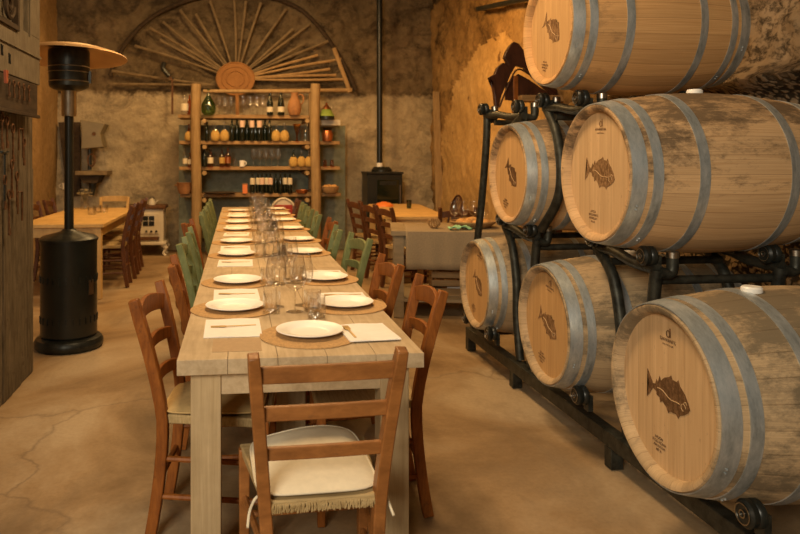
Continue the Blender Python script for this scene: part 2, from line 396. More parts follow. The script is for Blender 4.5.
# barrels
def oak(name, base1, base2, dirt, amt, top=0.0):
    """stave wood: grain along X, stave seams round the axis, mould and rubbed dirt"""
    m, nt, b = nmat(name)
    tc = nt.nodes.new('ShaderNodeTexCoord'); sep = nt.nodes.new('ShaderNodeSeparateXYZ')
    nt.links.new(tc.outputs['Object'], sep.inputs[0])
    at = nt.nodes.new('ShaderNodeMath'); at.operation = 'ARCTAN2'
    nt.links.new(sep.outputs[1], at.inputs[0]); nt.links.new(sep.outputs[2], at.inputs[1])
    mu = nt.nodes.new('ShaderNodeMath'); mu.operation = 'MULTIPLY'; mu.inputs[1].default_value = 28/(2*PI)
    nt.links.new(at.outputs[0], mu.inputs[0])
    fl = nt.nodes.new('ShaderNodeMath'); fl.operation = 'FLOOR'; nt.links.new(mu.outputs[0], fl.inputs[0])
    fr = nt.nodes.new('ShaderNodeMath'); fr.operation = 'FRACT'; nt.links.new(mu.outputs[0], fr.inputs[0])
    wn = nt.nodes.new('ShaderNodeTexWhiteNoise'); wn.noise_dimensions = '1D'; nt.links.new(fl.outputs[0], wn.inputs['W'])
    cv = nt.nodes.new('ShaderNodeCombineXYZ'); nt.links.new(sep.outputs[0], cv.inputs[0])
    a2 = nt.nodes.new('ShaderNodeMath'); a2.operation = 'MULTIPLY'; a2.inputs[1].default_value = 6; nt.links.new(at.outputs[0], a2.inputs[0])
    nt.links.new(a2.outputs[0], cv.inputs[1]); nt.links.new(wn.outputs[0], cv.inputs[2])
    g = nt.nodes.new('ShaderNodeTexNoise'); g.inputs['Scale'].default_value = 4; g.inputs['Detail'].default_value = 7
    mp = nt.nodes.new('ShaderNodeMapping'); mp.inputs['Scale'].default_value = (1, 4, 6)
    nt.links.new(cv.outputs[0], mp.inputs[0]); nt.links.new(mp.outputs[0], g.inputs['Vector'])
    col = ramp(nt, g.outputs['Fac'], [(0.3, base1), (0.7, base2)])
    tone = ramp(nt, wn.outputs[0], [(0, (0.78, 0.76, 0.74)), (1, (1.05, 1.03, 1.0))])
    col = mix(nt, 1.0, col, tone, 'MULTIPLY')
    oi = nt.nodes.new('ShaderNodeObjectInfo')
    off = nt.nodes.new('ShaderNodeVectorMath'); off.operation = 'ADD'
    cm = nt.nodes.new('ShaderNodeCombineXYZ'); r20 = nt.nodes.new('ShaderNodeMath'); r20.operation = 'MULTIPLY'; r20.inputs[1].default_value = 20
    nt.links.new(oi.outputs['Random'], r20.inputs[0]); nt.links.new(r20.outputs[0], cm.inputs[0]); nt.links.new(r20.outputs[0], cm.inputs[2])
    nt.links.new(tc.outputs['Object'], off.inputs[0]); nt.links.new(cm.outputs[0], off.inputs[1])
    mp2 = nt.nodes.new('ShaderNodeMapping'); mp2.inputs['Scale'].default_value = (0.7, 1.6, 1.6)
    nt.links.new(off.outputs[0], mp2.inputs[0])
    d1 = noi(nt, mp2.outputs[0], 2.6, 9, 0.72, 0.3)
    d2 = noi(nt, mp2.outputs[0], 30, 6, 0.8, 0.2)
    s = nt.nodes.new('ShaderNodeMath'); s.operation = 'MULTIPLY_ADD'; nt.links.new(d2, s.inputs[0]); s.inputs[1].default_value = 0.35; nt.links.new(d1, s.inputs[2])
    s2 = nt.nodes.new('ShaderNodeMath'); s2.operation = 'MULTIPLY_ADD'; nt.links.new(sep.outputs[2], s2.inputs[0]); s2.inputs[1].default_value = top; nt.links.new(s.outputs[0], s2.inputs[2])
    f = ramp(nt, s2.outputs[0], [(amt, (0, 0, 0)), (amt+0.13, (0.85, 0.85, 0.85))])
    col = mix(nt, f, col, dirt)
    seam = ramp(nt, fr.outputs[0], [(0.0, (0.5, 0.45, 0.4)), (0.03, (1, 1, 1)), (0.97, (1, 1, 1)), (1.0, (0.5, 0.45, 0.4))])
    col = mix(nt, 0.8, col, seam, 'MULTIPLY')
    nt.links.new(col, b.inputs['Base Color']); b.inputs['Roughness'].default_value = 0.7
    b.inputs['Specular IOR Level'].default_value = 0.25
    bump(nt, b, g.outputs['Fac'], 0.15, 0.003)
    return m
def head_mat(name, c1, c2, dirt, amt):
    m, nt, b = nmat(name)
    v = coord(nt, (1, 1, 1))
    sep = nt.nodes.new('ShaderNodeSeparateXYZ'); nt.links.new(v, sep.inputs[0])
    mu = nt.nodes.new('ShaderNodeMath'); mu.operation = 'MULTIPLY'; mu.inputs[1].default_value = 11; nt.links.new(sep.outputs[1], mu.inputs[0])
    fl = nt.nodes.new('ShaderNodeMath'); fl.operation = 'FLOOR'; nt.links.new(mu.outputs[0], fl.inputs[0])
    fr = nt.nodes.new('ShaderNodeMath'); fr.operation = 'FRACT'; nt.links.new(mu.outputs[0], fr.inputs[0])
    wn = nt.nodes.new('ShaderNodeTexWhiteNoise'); wn.noise_dimensions = '1D'; nt.links.new(fl.outputs[0], wn.inputs['W'])
    n = noi(nt, coord(nt, (5, 30, 1.4)), 2.2, 6)
    col = ramp(nt, n, [(0.3, c1), (0.7, c2)])
    col = mix(nt, 1.0, col, ramp(nt, wn.outputs[0], [(0, (0.86, 0.84, 0.80)), (1, (1.03, 1.02, 1.0))]), 'MULTIPLY')
    col = mix(nt, 0.6, col, ramp(nt, fr.outputs[0], [(0, (0.55, 0.5, 0.45)), (0.02, (1, 1, 1)), (0.98, (1, 1, 1)), (1, (0.55, 0.5, 0.45))]), 'MULTIPLY')
    f = ramp(nt, noi(nt, coord(nt, (1, 8, 3), (1.3, 2, 5)), 9, 9, 0.8), [(amt, (0, 0, 0)), (amt+0.05, (0.8,)*3)])
    col = mix(nt, f, col, dirt)
    nt.links.new(col, b.inputs['Base Color']); b.inputs['Roughness'].default_value = 0.65
    b.inputs['Specular IOR Level'].default_value = 0.25
    bump(nt, b, n, 0.1, 0.002)
    return m
M['oak_clean'] = oak('oak_staves_clean', (0.52, 0.285, 0.11), (0.68, 0.41, 0.18), (0.26, 0.15, 0.07), 0.78)
M['oak_stained'] = oak('oak_staves_stained', (0.50, 0.31, 0.15), (0.68, 0.46, 0.25), (0.09, 0.062, 0.037), 0.68, 0.38)
M['oak_grey'] = oak('oak_staves_greyed', (0.42, 0.30, 0.17), (0.60, 0.44, 0.26), (0.14, 0.11, 0.07), 0.66, 0.2)
M['head'] = head_mat('oak_head', (0.54, 0.35, 0.18), (0.68, 0.47, 0.26), (0.20, 0.12, 0.065), 0.615)
M['head_orange'] = head_mat('oak_head_orange', (0.52, 0.30, 0.12), (0.64, 0.40, 0.18), (0.18, 0.09, 0.04), 0.63)
def hoopm():
    m, nt, b = nmat('galvanised_hoop'); v = coord(nt, (3, 1, 1))
    n = noi(nt, v, 9, 8, 0.7)
    nt.links.new(ramp(nt, n, [(0.3, (0.24, 0.27, 0.28)), (0.52, (0.50, 0.55, 0.57)), (0.72, (0.74, 0.78, 0.80))]), b.inputs['Base Color'])
    b.inputs['Metallic'].default_value = 0.72
    nt.links.new(ramp(nt, n, [(0.3, (0.52,)*3), (0.7, (0.34,)*3)]), b.inputs['Roughness'])
    bump(nt, b, n, 0.1, 0.002); return m
M['hoop'] = hoopm()

# ------------------------------------------------------------------ room
XL, XR, YB, Y0 = -2.72, 3.13, 10.95, -3.2
SPR, RISE = 3.85, 1.2
bm = B(); 
bmesh.ops.create_grid(bm, x_segments=40, y_segments=60, size=0.5)
for v in bm.verts:
    v.co.x = XL-0.3 + (v.co.x+0.5)*(XR-XL+0.6); v.co.y = Y0 + (v.co.y+0.5)*(YB-Y0+0.4)
    v.co.z = -0.004+0.004*noise.noise(Vector((v.co.x*0.9, v.co.y*0.9, 0)))
struct('floor', bm, M['floor'], True)
def wall_grid(nu, nv, fn):
    bm = B(); g = [[bm.verts.new(fn(i/nu, j/nv)) for j in range(nv+1)] for i in range(nu+1)]
    for i in range(nu):
        for j in range(nv):
            bm.faces.new((g[i][j], g[i+1][j], g[i+1][j+1], g[i][j+1]))
    return bm
def fb(p, s, oct=4):
    return noise.fractal(Vector(p)*s, 1.0, 2.0, oct)
def back(u, v):
    x = XL-0.1+u*(XR-XL+0.2); z = -0.02+v*(SPR+RISE+0.1)
    return Vector((x, YB-0.06*fb((x, 0, z), 1.2)-(0.05*fb((x, 4, z), 5) if z > 2.45 else 0.018*fb((x, 4, z), 5)), z))
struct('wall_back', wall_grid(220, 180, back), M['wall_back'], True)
def left(u, v):
    y = Y0+u*(YB+0.1-Y0); z = -0.02+v*(SPR+0.07)
    return Vector((XL+0.05*fb((y, z, 7), 1.1)+0.012*fb((y, z, 3), 6), y, z))
struct('wall_left', wall_grid(140, 40, left), M['wall_side'], True)
def arch_in(y, z):
    return ((y-8.45)/2.1)**2+((z-0.9)/2.0)**2 < 1+0.22*fb((y, z, 1), 1.6) if z > 0.9 else abs(y-8.45) < 2.1
def right(u, v):
    y = Y0+u*(YB+0.1-Y0); z = -0.02+v*(SPR+0.07)
    inn = arch_in(y, z)
    x = XR-0.05*fb((y, z, 17), 1.0)
    if inn: x += 0.02-0.012*fb((y, z, 3), 6)
    elif y > 5.8: x += -0.04*fb((y, z*1.5, 13), 2.6)-0.015*fb((y, z, 31), 8)
    else: x += -0.05*fb((y, z*1.5, 13), 2.0)-0.03*fb((y, z, 31), 8)
    if y < 6.0: x -= 0.22*math.exp(-((z-1.93-0.05*math.sin(y*3))/0.07)**2) - 0.05
    return Vector((x, y, z))
bmr = wall_grid(330, 115, right)
wr = struct('wall_right', bmr, M['rubble'], True)
wr.data.materials.append(M['arch_plaster']); wr.data.materials.append(M['amber_lit_stone'])
for p in wr.data.polygons:
    if arch_in(p.center.y, p.center.z): p.material_index = 1
    elif p.center.y > 5.8: p.material_index = 2
def vault(u, v):
    a = PI*v; y = Y0+u*(YB+0.1-Y0)
    cx = (XL+XR)/2; hw = (XR-XL)/2
    p = Vector((cx-hw*math.cos(a), y, SPR+RISE*math.sin(a)))
    n = Vector((math.cos(a), 0, -math.sin(a)))
    return p+n*(0.05*fb((p.x, y, p.z), 1.3)+0.03*fb((p.x, y, p.z), 5))
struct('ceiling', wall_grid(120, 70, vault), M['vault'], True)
bm = B(); box(bm, (XL-0.1, Y0-0.2, -0.02), (-2.3, Y0, 4.8)); box(bm, (1.9, Y0-0.2, -0.02), (XR+0.1, Y0, 4.8)); box(bm, (-2.3, Y0-0.2, 3.3), (1.9, Y0, 4.8))
struct('wall_front', bm, M['wall_side'])

# ------------------------------------------------------------------ barrels
RB, RH, LB = 0.35, 0.297, 0.95
def rad(t):  # t along length 0..1
    return RH+(RB-RH)*math.sin(PI*t)**0.85 if 0 < t < 1 else RH
def ellipse_fish():
    """fish outline in a unit box, head to +u, tail to -u; counter-clockwise"""
    top = [(-0.30, 0.05), (-0.27, 0.13), (-0.24, 0.09), (-0.20, 0.20), (-0.17, 0.14), (-0.08, 0.22), (0.02, 0.26), (0.07, 0.30), (0.10, 0.25), (0.20, 0.25), (0.23, 0.29), (0.27, 0.22), (0.38, 0.14), (0.46, 0.04), (0.50, -0.03)]
    bot = [(0.46, -0.09), (0.38, -0.15), (0.28, -0.20), (0.25, -0.25), (0.20, -0.21), (0.08, -0.22), (0.02, -0.26), (-0.02, -0.20), (-0.12, -0.14), (-0.17, -0.18), (-0.19, -0.11), (-0.26, -0.10), (-0.27, -0.05)]
    tail = [(-0.36, -0.03), (-0.42, -0.12), (-0.50, -0.21), (-0.46, 0.0), (-0.50, 0.21), (-0.42, 0.12), (-0.36, 0.04)]
    return top+bot+tail
def marks_on_head(par, x, ang, faded, size=0.155, lab=True, uv=(0.0, 0.0)):
    """ang: direction of the fish head measured in the head plane; u = -Y (to the viewer's right), v = Z"""
    mt = M['stamp_faded'] if faded else M['stamp']
    t = 0.0012
    bm = B(); pts = ellipse_fish()
    up = [p for p in pts]
    def T(p):
        u, v = p[0]*size, p[1]*size
        c, s = math.cos(ang), math.sin(ang)
        return (-(u*c-v*s+uv[0]), u*s+v*c+uv[1])
    prism(bm, [T(p) for p in up], 'X', x-t, x+0.001)
    bmesh.ops.triangulate(bm, faces=[f for f in bm.faces if len(f.verts) > 4])
    fish = obj('fish_brand', bm, mt, par, False)
    # pale lateral line, gill and eye left unburnt
    bm = B()
    q = [T((-0.24+0.52*k/8, 0.015-0.07*(k/8)+0.02*math.sin(k))) for k in range(9)]
    tube(bm, [(x-t-0.0004, a, b) for a, b in q], 0.0016, 5)
    for rr, cu, cv in ((0.028, 0.40, 0.01), (0.05, 0.36, -0.05)):
        tube(bm, [(x-t-0.0004, *T((cu+rr*math.cos(a*0.6), cv+rr*math.sin(a*0.6)))) for a in range(9)], 0.0011, 5)
    obj('lateral_line', bm, M['head'], fish)
    # maker's mark near the top, rows of small characters near the bottom
    r2 = random.Random(int(abs(ang)*100)+3)
    c, s = math.cos(ang*0.3), math.sin(ang*0.3)
    def glyph(bm, u, v, w_, h_, th=0.0015):
        k = r2.randint(0, 4)
        segs = [[(0, 0, 0, 1), (0, 1, 1, 0), (1, 0, 1, 1)], [(0, 0, 0, 1), (0, 1, 1, 1), (0, .5, .8, .5)], [(0, 0, .5, 1), (.5, 1, 1, 0), (.2, .4, .8, .4)],
                [(0, 0, 0, 1), (1, 0, 1, 1), (0, .5, 1, .5)], [(0, 0, 1, 0), (0, 0, 0, 1), (0, 1, 1, 1), (1, 0, 1, .5)]][k]
        for a, b2, c2, d2 in segs:
            pp = []
            for (uu, vv) in ((a, b2), (c2, d2)):
                U = u+uu*w_; V = v+vv*h_
                pp.append((x-0.0006, -(U*c-V*s), U*s+V*c))
            tube(bm, pp, th*0.6, 4)
    if lab:
        bm = B()
        for k in range(8): glyph(bm, -0.045+k*0.0115, 0.185, 0.0075, 0.011)
        for k in range(7): glyph(bm, -0.030+k*0.009, 0.171, 0.005, 0.006, 0.001)
        # tall flourish above the name
        tube(bm, [(x-0.0008, -(u*c-v*s), u*s+v*c) for u, v in ((0.012, 0.203), (0.012, 0.235))], 0.0028, 5)
        tube(bm, [(x-0.0008, -((0.0+0.009*math.cos(a))*c-(0.214+0.012*math.sin(a))*s), (0.0+0.009*math.cos(a))*s+(0.214+0.012*math.sin(a))*c) for a in [PI*2*i/10 for i in range(11)]], 0.0018, 5)
        obj('maker_mark', bm, mt, par)
    bm = B()
    for row in range(4):
        n = [4, 7, 6, 3][row]
        for k in range(n): glyph(bm, -0.05-n*0.005+k*0.0115, -0.178-row*0.015, 0.007, 0.009)
    obj('lot_mark', bm, mt, par)

def barrel(center, scale, label, wood_m, head_m, ang, faded=False, bung=True, bdx=0.0, fsize=0.155, lab=True, tilt=0.0):
    """center: the middle of the front head disc"""
    X0 = center.x-0.035*scale
    t = thing('wine_barrel', label, 'barrel', (X0+LB*scale/2, center.y, center.z-RB*scale), 0, 'oak barrels stacked on the steel rack')
    cx = LB/2; zc = RB*scale
    S = scale
    n = 28*3
    prof = [(0.262, 0.045), (0.268, 0.012), (0.283, 0.0)]
    prof += [(rad(k/24)-(0.004 if k in (0, 24) else 0), LB*k/24) for k in range(25)]
    prof += [(0.283, LB), (0.268, LB-0.012), (0.262, LB-0.045)]
    bm = B(); lathe(bm, [(r*S, (h-cx)*S) for r, h in prof], n, axis='X', cap=False)
    body = obj('body', bm, wood_m, t, loc=(0, 0, zc), ang=50)
    for xx in (0.035, LB-0.035):
        bm = B(); lathe(bm, [(0, -0.01*S), (0.269*S, -0.01*S), (0.269*S, 0.01*S), (0, 0.01*S)], 64, axis='X')
        obj('head', bm, head_m, t, loc=((xx-cx+(0.01 if xx < cx else -0.01))*S, 0, zc), ang=50)
    for a, b in ((0.006, 0.062), (0.084, 0.122), (0.262, 0.302)):
        for mir in (0, 1):
            x0, x1 = (a, b) if not mir else (LB-b, LB-a)
            bm = B()
            r0, r1 = rad(x0/LB)+0.0005, rad(x1/LB)+0.0005
            lathe(bm, [((r0-0.002)*S, (x0-cx)*S), ((r0+0.0025)*S, (x0-cx)*S), ((rad((x0+x1)/2/LB)+0.003)*S, ((x0+x1)/2-cx)*S), ((r1+0.0025)*S, (x1-cx)*S), ((r1-0.002)*S, (x1-cx)*S)], 96, axis='X', cap=False)
            # rivets
            for da in (0, 0.05):
                aa = 1.95+a*7+da
                rr = rad((x0+x1)/2/LB)+0.004
                bmesh.ops.create_icosphere(bm, subdivisions=1, radius=0.005*S, matrix=Matrix.Translation((((x0+x1)/2-cx)*S, -rr*S*math.sin(aa), rr*S*math.cos(aa))))
            obj('hoop', bm, M['hoop'], t, loc=(0, 0, zc), ang=30)
    if bung:
        bm = B(); lathe(bm, [(0.033*S, -0.01), (0.033*S, 0.014), (0.028*S, 0.02), (0, 0.02)], 24)
        obj('bung', bm, M['china'], t, loc=(bdx, -0.02 if bdx else 0, zc+rad(0.5+bdx/LB)*S-0.003))
    fm = bpy.data.objects.new('front_marks', None)
    # marks are direct parts of the barrel
    bpy.data.objects.remove(fm)
    before = set(t.children)
    marks_on_head(t, (0.035-cx)*S-0.0005, ang, faded, fsize, lab)
    for o in t.children:
        if o not in before: o.location = (0, 0, zc)
    return t
barrel(D(668, 394.5, 2.45), 1.053, 'greyed oak wine barrel at the near end of the bottom row, fish brand pointing down', M['oak_grey'], M['head'], R(-2), fsize=0.245, bdx=-0.16)
barrel(D(548, 324, 3.55), 1.0, 'oak wine barrel in the middle of the bottom row behind the greyed one', M['oak_grey'], M['head_orange'], R(-23), True, fsize=0.215)
barrel(D(478, 284, 4.72), 0.975, 'oak wine barrel at the far end of the bottom row by the linen covered table', M['oak_grey'], M['head_orange'], R(-38), True, fsize=0.20)
barrel(D(600, 173, 3.03), 1.004, 'large stained oak barrel in the second row with a fish brand swimming level', M['oak_stained'], M['head'], R(-8), True, fsize=0.245)
barrel(D(511.6, 174, 4.15), 0.975, 'oak barrel in the second row beside the dark carved hall stand', M['oak_stained'], M['head_orange'], R(-41), False, fsize=0.20, lab=False)
barrel(D(552, 29, 3.62), 0.975, 'clean honey coloured oak barrel alone on top of the stack', M['oak_clean'], M['head_orange'], R(-36), True, bung=False, fsize=0.215, lab=False)

# ------------------------------------------------------------------ steel rack
XF, XBK = 1.74, 2.30
def roller(par, x, y, z, r=0.042, cap=True):
    bm = B(); lathe(bm, [(0, -0.03), (r*0.8, -0.03), (r, -0.022), (r, -0.006), (r*0.9, 0.0), (r, 0.006), (r, 0.022), (r*0.8, 0.03), (0, 0.03)], 24, axis='X')
    o = obj('roller', bm, M['black'], par, loc=(x, y, z))
    bm = B(); lathe(bm, [(r*0.3, -0.034), (r*0.22, -0.034), (r*0.22, -0.028)], 16, axis='X', cap=False); 
    lathe(bm, [(r*0.75, -0.033), (r*0.68, -0.033), (r*0.68, -0.029)], 20, axis='X', cap=False)
    obj('axle_ring', bm, M['steel'], o)
    bm = B(); box(bm, (-0.012, -r*0.5, -0.075), (0.012, r*0.5, 0.0))
    obj('bracket', bm, M['iron_rough'], par, loc=(x+0.04, y, z))
def capped_end(par, x, y, z):
    bm = B(); tube(bm, spline([(-0.055, 0, -0.062), (-0.015, 0, -0.066), (0.0, 0, -0.045), (0.0, 0, 0.0)], 4), 0.024, 12)
    o = obj('stub', bm, M['iron_rough'], par, loc=(x, y, z))
    bm = B(); lathe(bm, [(0.0255, 0), (0.0255, 0.024), (0.02, 0.028), (0, 0.028)], 16)
    tag(obj('end_cap', bm, M['steel'], o), 'bright metal end cap')
def cradle(label, dc, zt, zb, hw, near_leg, far_leg):
    """legs are lists of (y, z) from the saddle down, z above zb"""
    yc = YD(XF, dc); hh = zt-zb
    t = thing('barrel_cradle', label, 'rack', (XF, yc, zb), 0, 'cradle frames of the steel barrel rack')
    for x in (0, XBK-XF):
        bm = B()
        tube(bm, spline([(x, -hw, hh), (x, -hw*0.3, hh+0.004), (x, hw*0.3, hh+0.03), (x, hw, hh+0.035)], 4), 0.024, 12)
        obj('saddle_tube', bm, M['iron_rough'], t)
        for lg in (near_leg, far_leg):
            bm = B(); tube(bm, spline([(x, a, b) for a, b in lg], 6), 0.026, 12); obj('upright', bm, M['iron_rough'], t)
        for yy, zz in ((-hw, hh+0.055), (hw, hh+0.08)):
            roller(t, x-0.03, yy+(0.03 if yy < 0 else -0.03), zz)
            capped_end(t, x+0.06, yy-0.005, zz-0.005)
    for yy, zz in ((-hw*0.85, hh-0.05), (hw*0.5, hh-0.02), (near_leg[-1][0], near_leg[-1][1]+0.05)):
        bm = B(); tube(bm, [(0, yy, zz), (XBK-XF, yy, zz)], 0.019, 12)
        obj('cross_tube', bm, M['iron_rough'], t)
    return t
cradle('black tubular cradle carrying the stained second row barrel', 3.14, 0.955, 0.17, 0.25, [(-0.24, 0.785), (-0.21, 0.6), (-0.17, 0.3), (-0.16, 0)], [(0.235, 0.81), (0.10, 0.70), (0.03, 0.48), (0.02, 0.25), (-0.03, 0)])
cradle('black tubular cradle carrying the second row barrel beside the hall stand', 4.30, 0.945, 0.17, 0.25, [(-0.24, 0.775), (-0.21, 0.6), (-0.17, 0.3), (-0.16, 0)], [(0.235, 0.80), (0.13, 0.70), (0.06, 0.48), (0.05, 0.25), (0.0, 0)])
cradle('black tubular cradle carrying the topmost barrel', 3.70, 1.665, 1.01, 0.25, [(-0.24, 0.655), (-0.22, 0.45), (-0.24, 0.22), (-0.31, 0)], [(0.235, 0.69), (0.12, 0.56), (0.06, 0.36), (0.10, 0.18), (0.30, 0)])
cradle('empty black cradle with a raised roller at the far end of the stack', 4.56, 1.68, 1.01, 0.33, [(-0.31, 0.67), (-0.08, 0.56), (0.0, 0.36), (0.03, 0)], [(0.31, 0.70), (0.33, 0.5), (0.42, 0.1), (0.55, -0.35), (0.60, -0.83)])
# floor rail
rl = thing('floor_rail', 'long black steel floor rail under the bottom row of barrels', 'rack', (2.0, 3.4, 0))
ya, yb = 1.55-3.4, 5.02-3.4
for x in (1.72-2, 2.34-2):
    bm = B(); box(bm, (x-0.03, ya, 0.095), (x+0.03, yb, 0.165)); obj('beam', bm, M['iron_rough'], rl, False, 0.004)
for yy in (1.75, YD(1.72, 3.165)+0.03, YD(1.72, 4.32), YD(1.72, 5.15)):
    for x in (1.72-2, 2.34-2):
        bm = B(); box(bm, (x-0.03, yy-3.4-0.03, 0), (x+0.03, yy-3.4+0.03, 0.095)); obj('foot', bm, M['iron_rough'], rl, False, 0.003)
    bm = B(); box(bm, (1.72-2+0.03, yy-3.4-0.02, 0.11), (2.34-2-0.03, yy-3.4+0.02, 0.15)); obj('cross_bar', bm, M['iron_rough'], rl, False)
for dc, px, py, sc in ((2.45, 668, 394.5, 1.053), (3.55, 548, 324, 1.0), (4.72, 478, 284, 0.975)):
    c = D(px, py, dc)
    for sg in (-1, 1):
        for x in (1.63-2, 2.30-2):
            roller(rl, x, c.y-3.4+sg*0.235*sc, c.z-0.285*sc, 0.045)

# ------------------------------------------------------------------ chairs
def slat(bm, hw, y, z, h, th, bow, arch, n=12):
    """curved ladder slat"""
    rows = []
    for i in range(n+1):
        u = -1+2*i/n; x = u*hw
        yy = y-bow*(1-u*u); zt = z+h/2+arch*(1-u*u); zb = z-h/2+arch*0.6*(1-u*u)
        rows.append([bm.verts.new(p) for p in ((x, yy-th/2, zb), (x, yy+th/2, zb), (x, yy+th/2, zt), (x, yy-th/2, zt))])
    for a, b in zip(rows, rows[1:]):
        for k in range(4): bm.faces.new((a[k], b[k], b[(k+1) % 4], a[(k+1) % 4]))
    bm.faces.new(rows[0]); bm.faces.new(rows[-1])
def back_y(z): # y of the back post centre line relative to seat back
    if z < 0.44: return -0.19-0.05*((0.44-z)/0.44)**1.7
    return -0.19-0.10*((z-0.44)/0.46)**1.35
def back_x(z): return 0.155+0.047*max(0, (z-0.3)/0.6)**1.2
def make_chair(name, label, cat, wm, seatm, bow, arch, slats, loc, rz, group=None, top=0.90, postw=0.036):
    t = thing(name, label, cat, loc, rz, group)
    for s in (-1, 1):
        pts = [(s*back_x(z), back_y(z), z) for z in [top*k/14 for k in range(15)]]
        bm = B(); tube(bm, pts, [1]*14+[0.86], flat=(postw, 0.042)); obj('back_post', bm, wm, t, True, 0.004)
        bm = B(); tube(bm, [(s*0.20, 0.19, 0), (s*0.20, 0.19, 0.46)], [0.85, 1], flat=(0.036, 0.036)); obj('front_leg', bm, wm, t, True, 0.004)
        for z in (0.16, 0.30):
            bm = B(); tube(bm, [(s*back_x(z), back_y(z), z), (s*0.20, 0.19, z)], 0.011, 8); obj('stretcher', bm, wm, t)
    for y, z, hw in ((0.19, 0.24, 0.20), (back_y(0.22), 0.22, 0.165)):
        bm = B(); tube(bm, [(-hw, y, z), (hw, y, z)], 0.012, 8); obj('stretcher', bm, wm, t)
    bm = B(); prof = []
    for i in range(9):
        v = i/8; hw = 0.165+(0.215-0.165)*v; prof.append((v, hw))
    g = []
    for v, hw in prof:
        row = []
        for j in range(9):
            u = -1+2*j/8
            dip = 0.018*(1-u*u)*(1-(2*v-1)**2)
            row.append((u*hw, -0.20+0.41*v, 0.468-dip))
        g.append(row)
    vt = [[bm.verts.new(p) for p in r] for r in g]; vb = [[bm.verts.new((p[0]*0.98, p[1], 0.432)) for p in r] for r in g]
    for i in range(8):
        for j in range(8):
            bm.faces.new((vt[i][j], vt[i][j+1], vt[i+1][j+1], vt[i+1][j])); bm.faces.new((vb[i][j], vb[i+1][j], vb[i+1][j+1], vb[i][j+1]))
    for i in range(8):
        bm.faces.new((vt[i][0], vt[i+1][0], vb[i+1][0], vb[i][0])); bm.faces.new((vt[i][8], vb[i][8], vb[i+1][8], vt[i+1][8]))
        bm.faces.new((vt[0][i], vb[0][i], vb[0][i+1], vt[0][i+1])); bm.faces.new((vt[8][i], vt[8][i+1], vb[8][i+1], vb[8][i]))
    obj('seat', bm, seatm, t, True, 0.006)
    for z, h, ar in slats:
        bm = B(); slat(bm, back_x(z), back_y(z), z, h, 0.017, bow, arch*ar); obj('back_slat', bm, wm, t, True, 0.003)
    return t
SL = [(0.815, 0.062, 1.0), (0.69, 0.045, 0.6), (0.56, 0.045, 0.6)]
front = make_chair('ladderback_chair', 'honey brown ladderback chair at the near end of the table with a cream cushion', 'chair', M['honey'], M['rush'], 0.004, 0.0,
                   [(0.842, 0.046, 0), (0.728, 0.040, 0), (0.608, 0.036, 0)], (0.232, 2.135, 0), R(2.5))
def cushion(label, loc, rz, m, w_=0.37, d_=0.40, h_=0.035, warp=0.02, ties=True):
    bm = B(); n = 18
    def sq(u, v, k):  # superellipse corner rounding
        r = max(abs(u), abs(v)); 
        if r == 0: return 0, 0
        l = (abs(u)**7+abs(v)**7)**(1/7); return u*r/l, v*r/l
    g1 = []; g2 = []
    for i in range(n+1):
        r1 = []; r2 = []
        for j in range(n+1):
            u, v = -1+2*i/n, -1+2*j/n; a, b = sq(u, v, 7)
            e = max(0.0, 1-max(abs(u), abs(v))**8)
            wv = warp*(0.5+0.5*b)*(0.5+0.5*math.sin(a*2.2+0.9))
            r1.append(bm.verts.new((a*w_/2, b*d_/2, h_*0.5+h_*0.5*e+wv)))
            r2.append(bm.verts.new((a*w_/2*0.985, b*d_/2*0.985, h_*0.4*(1-e)+wv*0.3)))
        g1.append(r1); g2.append(r2)
    for i in range(n):
        for j in range(n):
            bm.faces.new((g1[i][j], g1[i+1][j], g1[i+1][j+1], g1[i][j+1])); bm.faces.new((g2[i][j], g2[i][j+1], g2[i+1][j+1], g2[i+1][j]))
    for k in range(n):
        bm.faces.new((g1[k][0], g2[k][0], g2[k+1][0], g1[k+1][0])); bm.faces.new((g1[k][n], g1[k+1][n], g2[k+1][n], g2[k][n]))
        bm.faces.new((g1[0][k], g1[0][k+1], g2[0][k+1], g2[0][k])); bm.faces.new((g1[n][k], g2[n][k], g2[n][k+1], g1[n][k+1]))
    o = thing('seat_cushion', label, 'cushion', loc, rz, 'chair cushions')
    c = obj('cover', bm, m, o)
    bm = B()
    loop = []
    for k in range(48):
        a = 2*PI*k/48; u, v = math.cos(a), math.sin(a); l = (abs(u)**6+abs(v)**6)**(1/6); a2, b2 = u/l, v/l
        wv = warp*(0.5+0.5*b2)*(0.5+0.5*math.sin(a2*2.2+0.9))
        loop.append((a2*w_/2*1.0, b2*d_/2*1.0, h_*0.5+wv))
    tube(bm, loop, 0.0035, 6, closed=True); obj('piping', bm, m, o)
    for s in (-1, 1) if ties else ():
        bm = B(); tube(bm, spline([(s*w_*0.46, -d_*0.46, h_*0.5), (s*w_*0.52, -d_*0.50, h_*0.3), (s*w_*0.56, -d_*0.48, -0.03), (s*w_*0.58, -d_*0.56, -0.055)], 4), 0.004, 6)
        obj('tie', bm, m, o)
    return o
cushion('cream canvas seat cushion on the chair at the near end of the table', (0.225, 2.145, 0.464), R(2.5), M['cushion'], 0.355, 0.40, 0.03, 0.03)
# frayed rush fringe belongs to the front chair's seat
bm = B()
for k in range(150):
    x = -0.155+0.31*k/149; 
    tube(bm, [(x, -0.203, 0.462), (x+rnd.uniform(-.004, .004), -0.210, 0.454), (x+rnd.uniform(-.006, .006), -0.208, 0.440+rnd.uniform(-.006, .004))], 0.0018, 4)
fr_ = obj('rush_fringe', bm, M['rush'], front); fr_['kind'] = 'stuff'

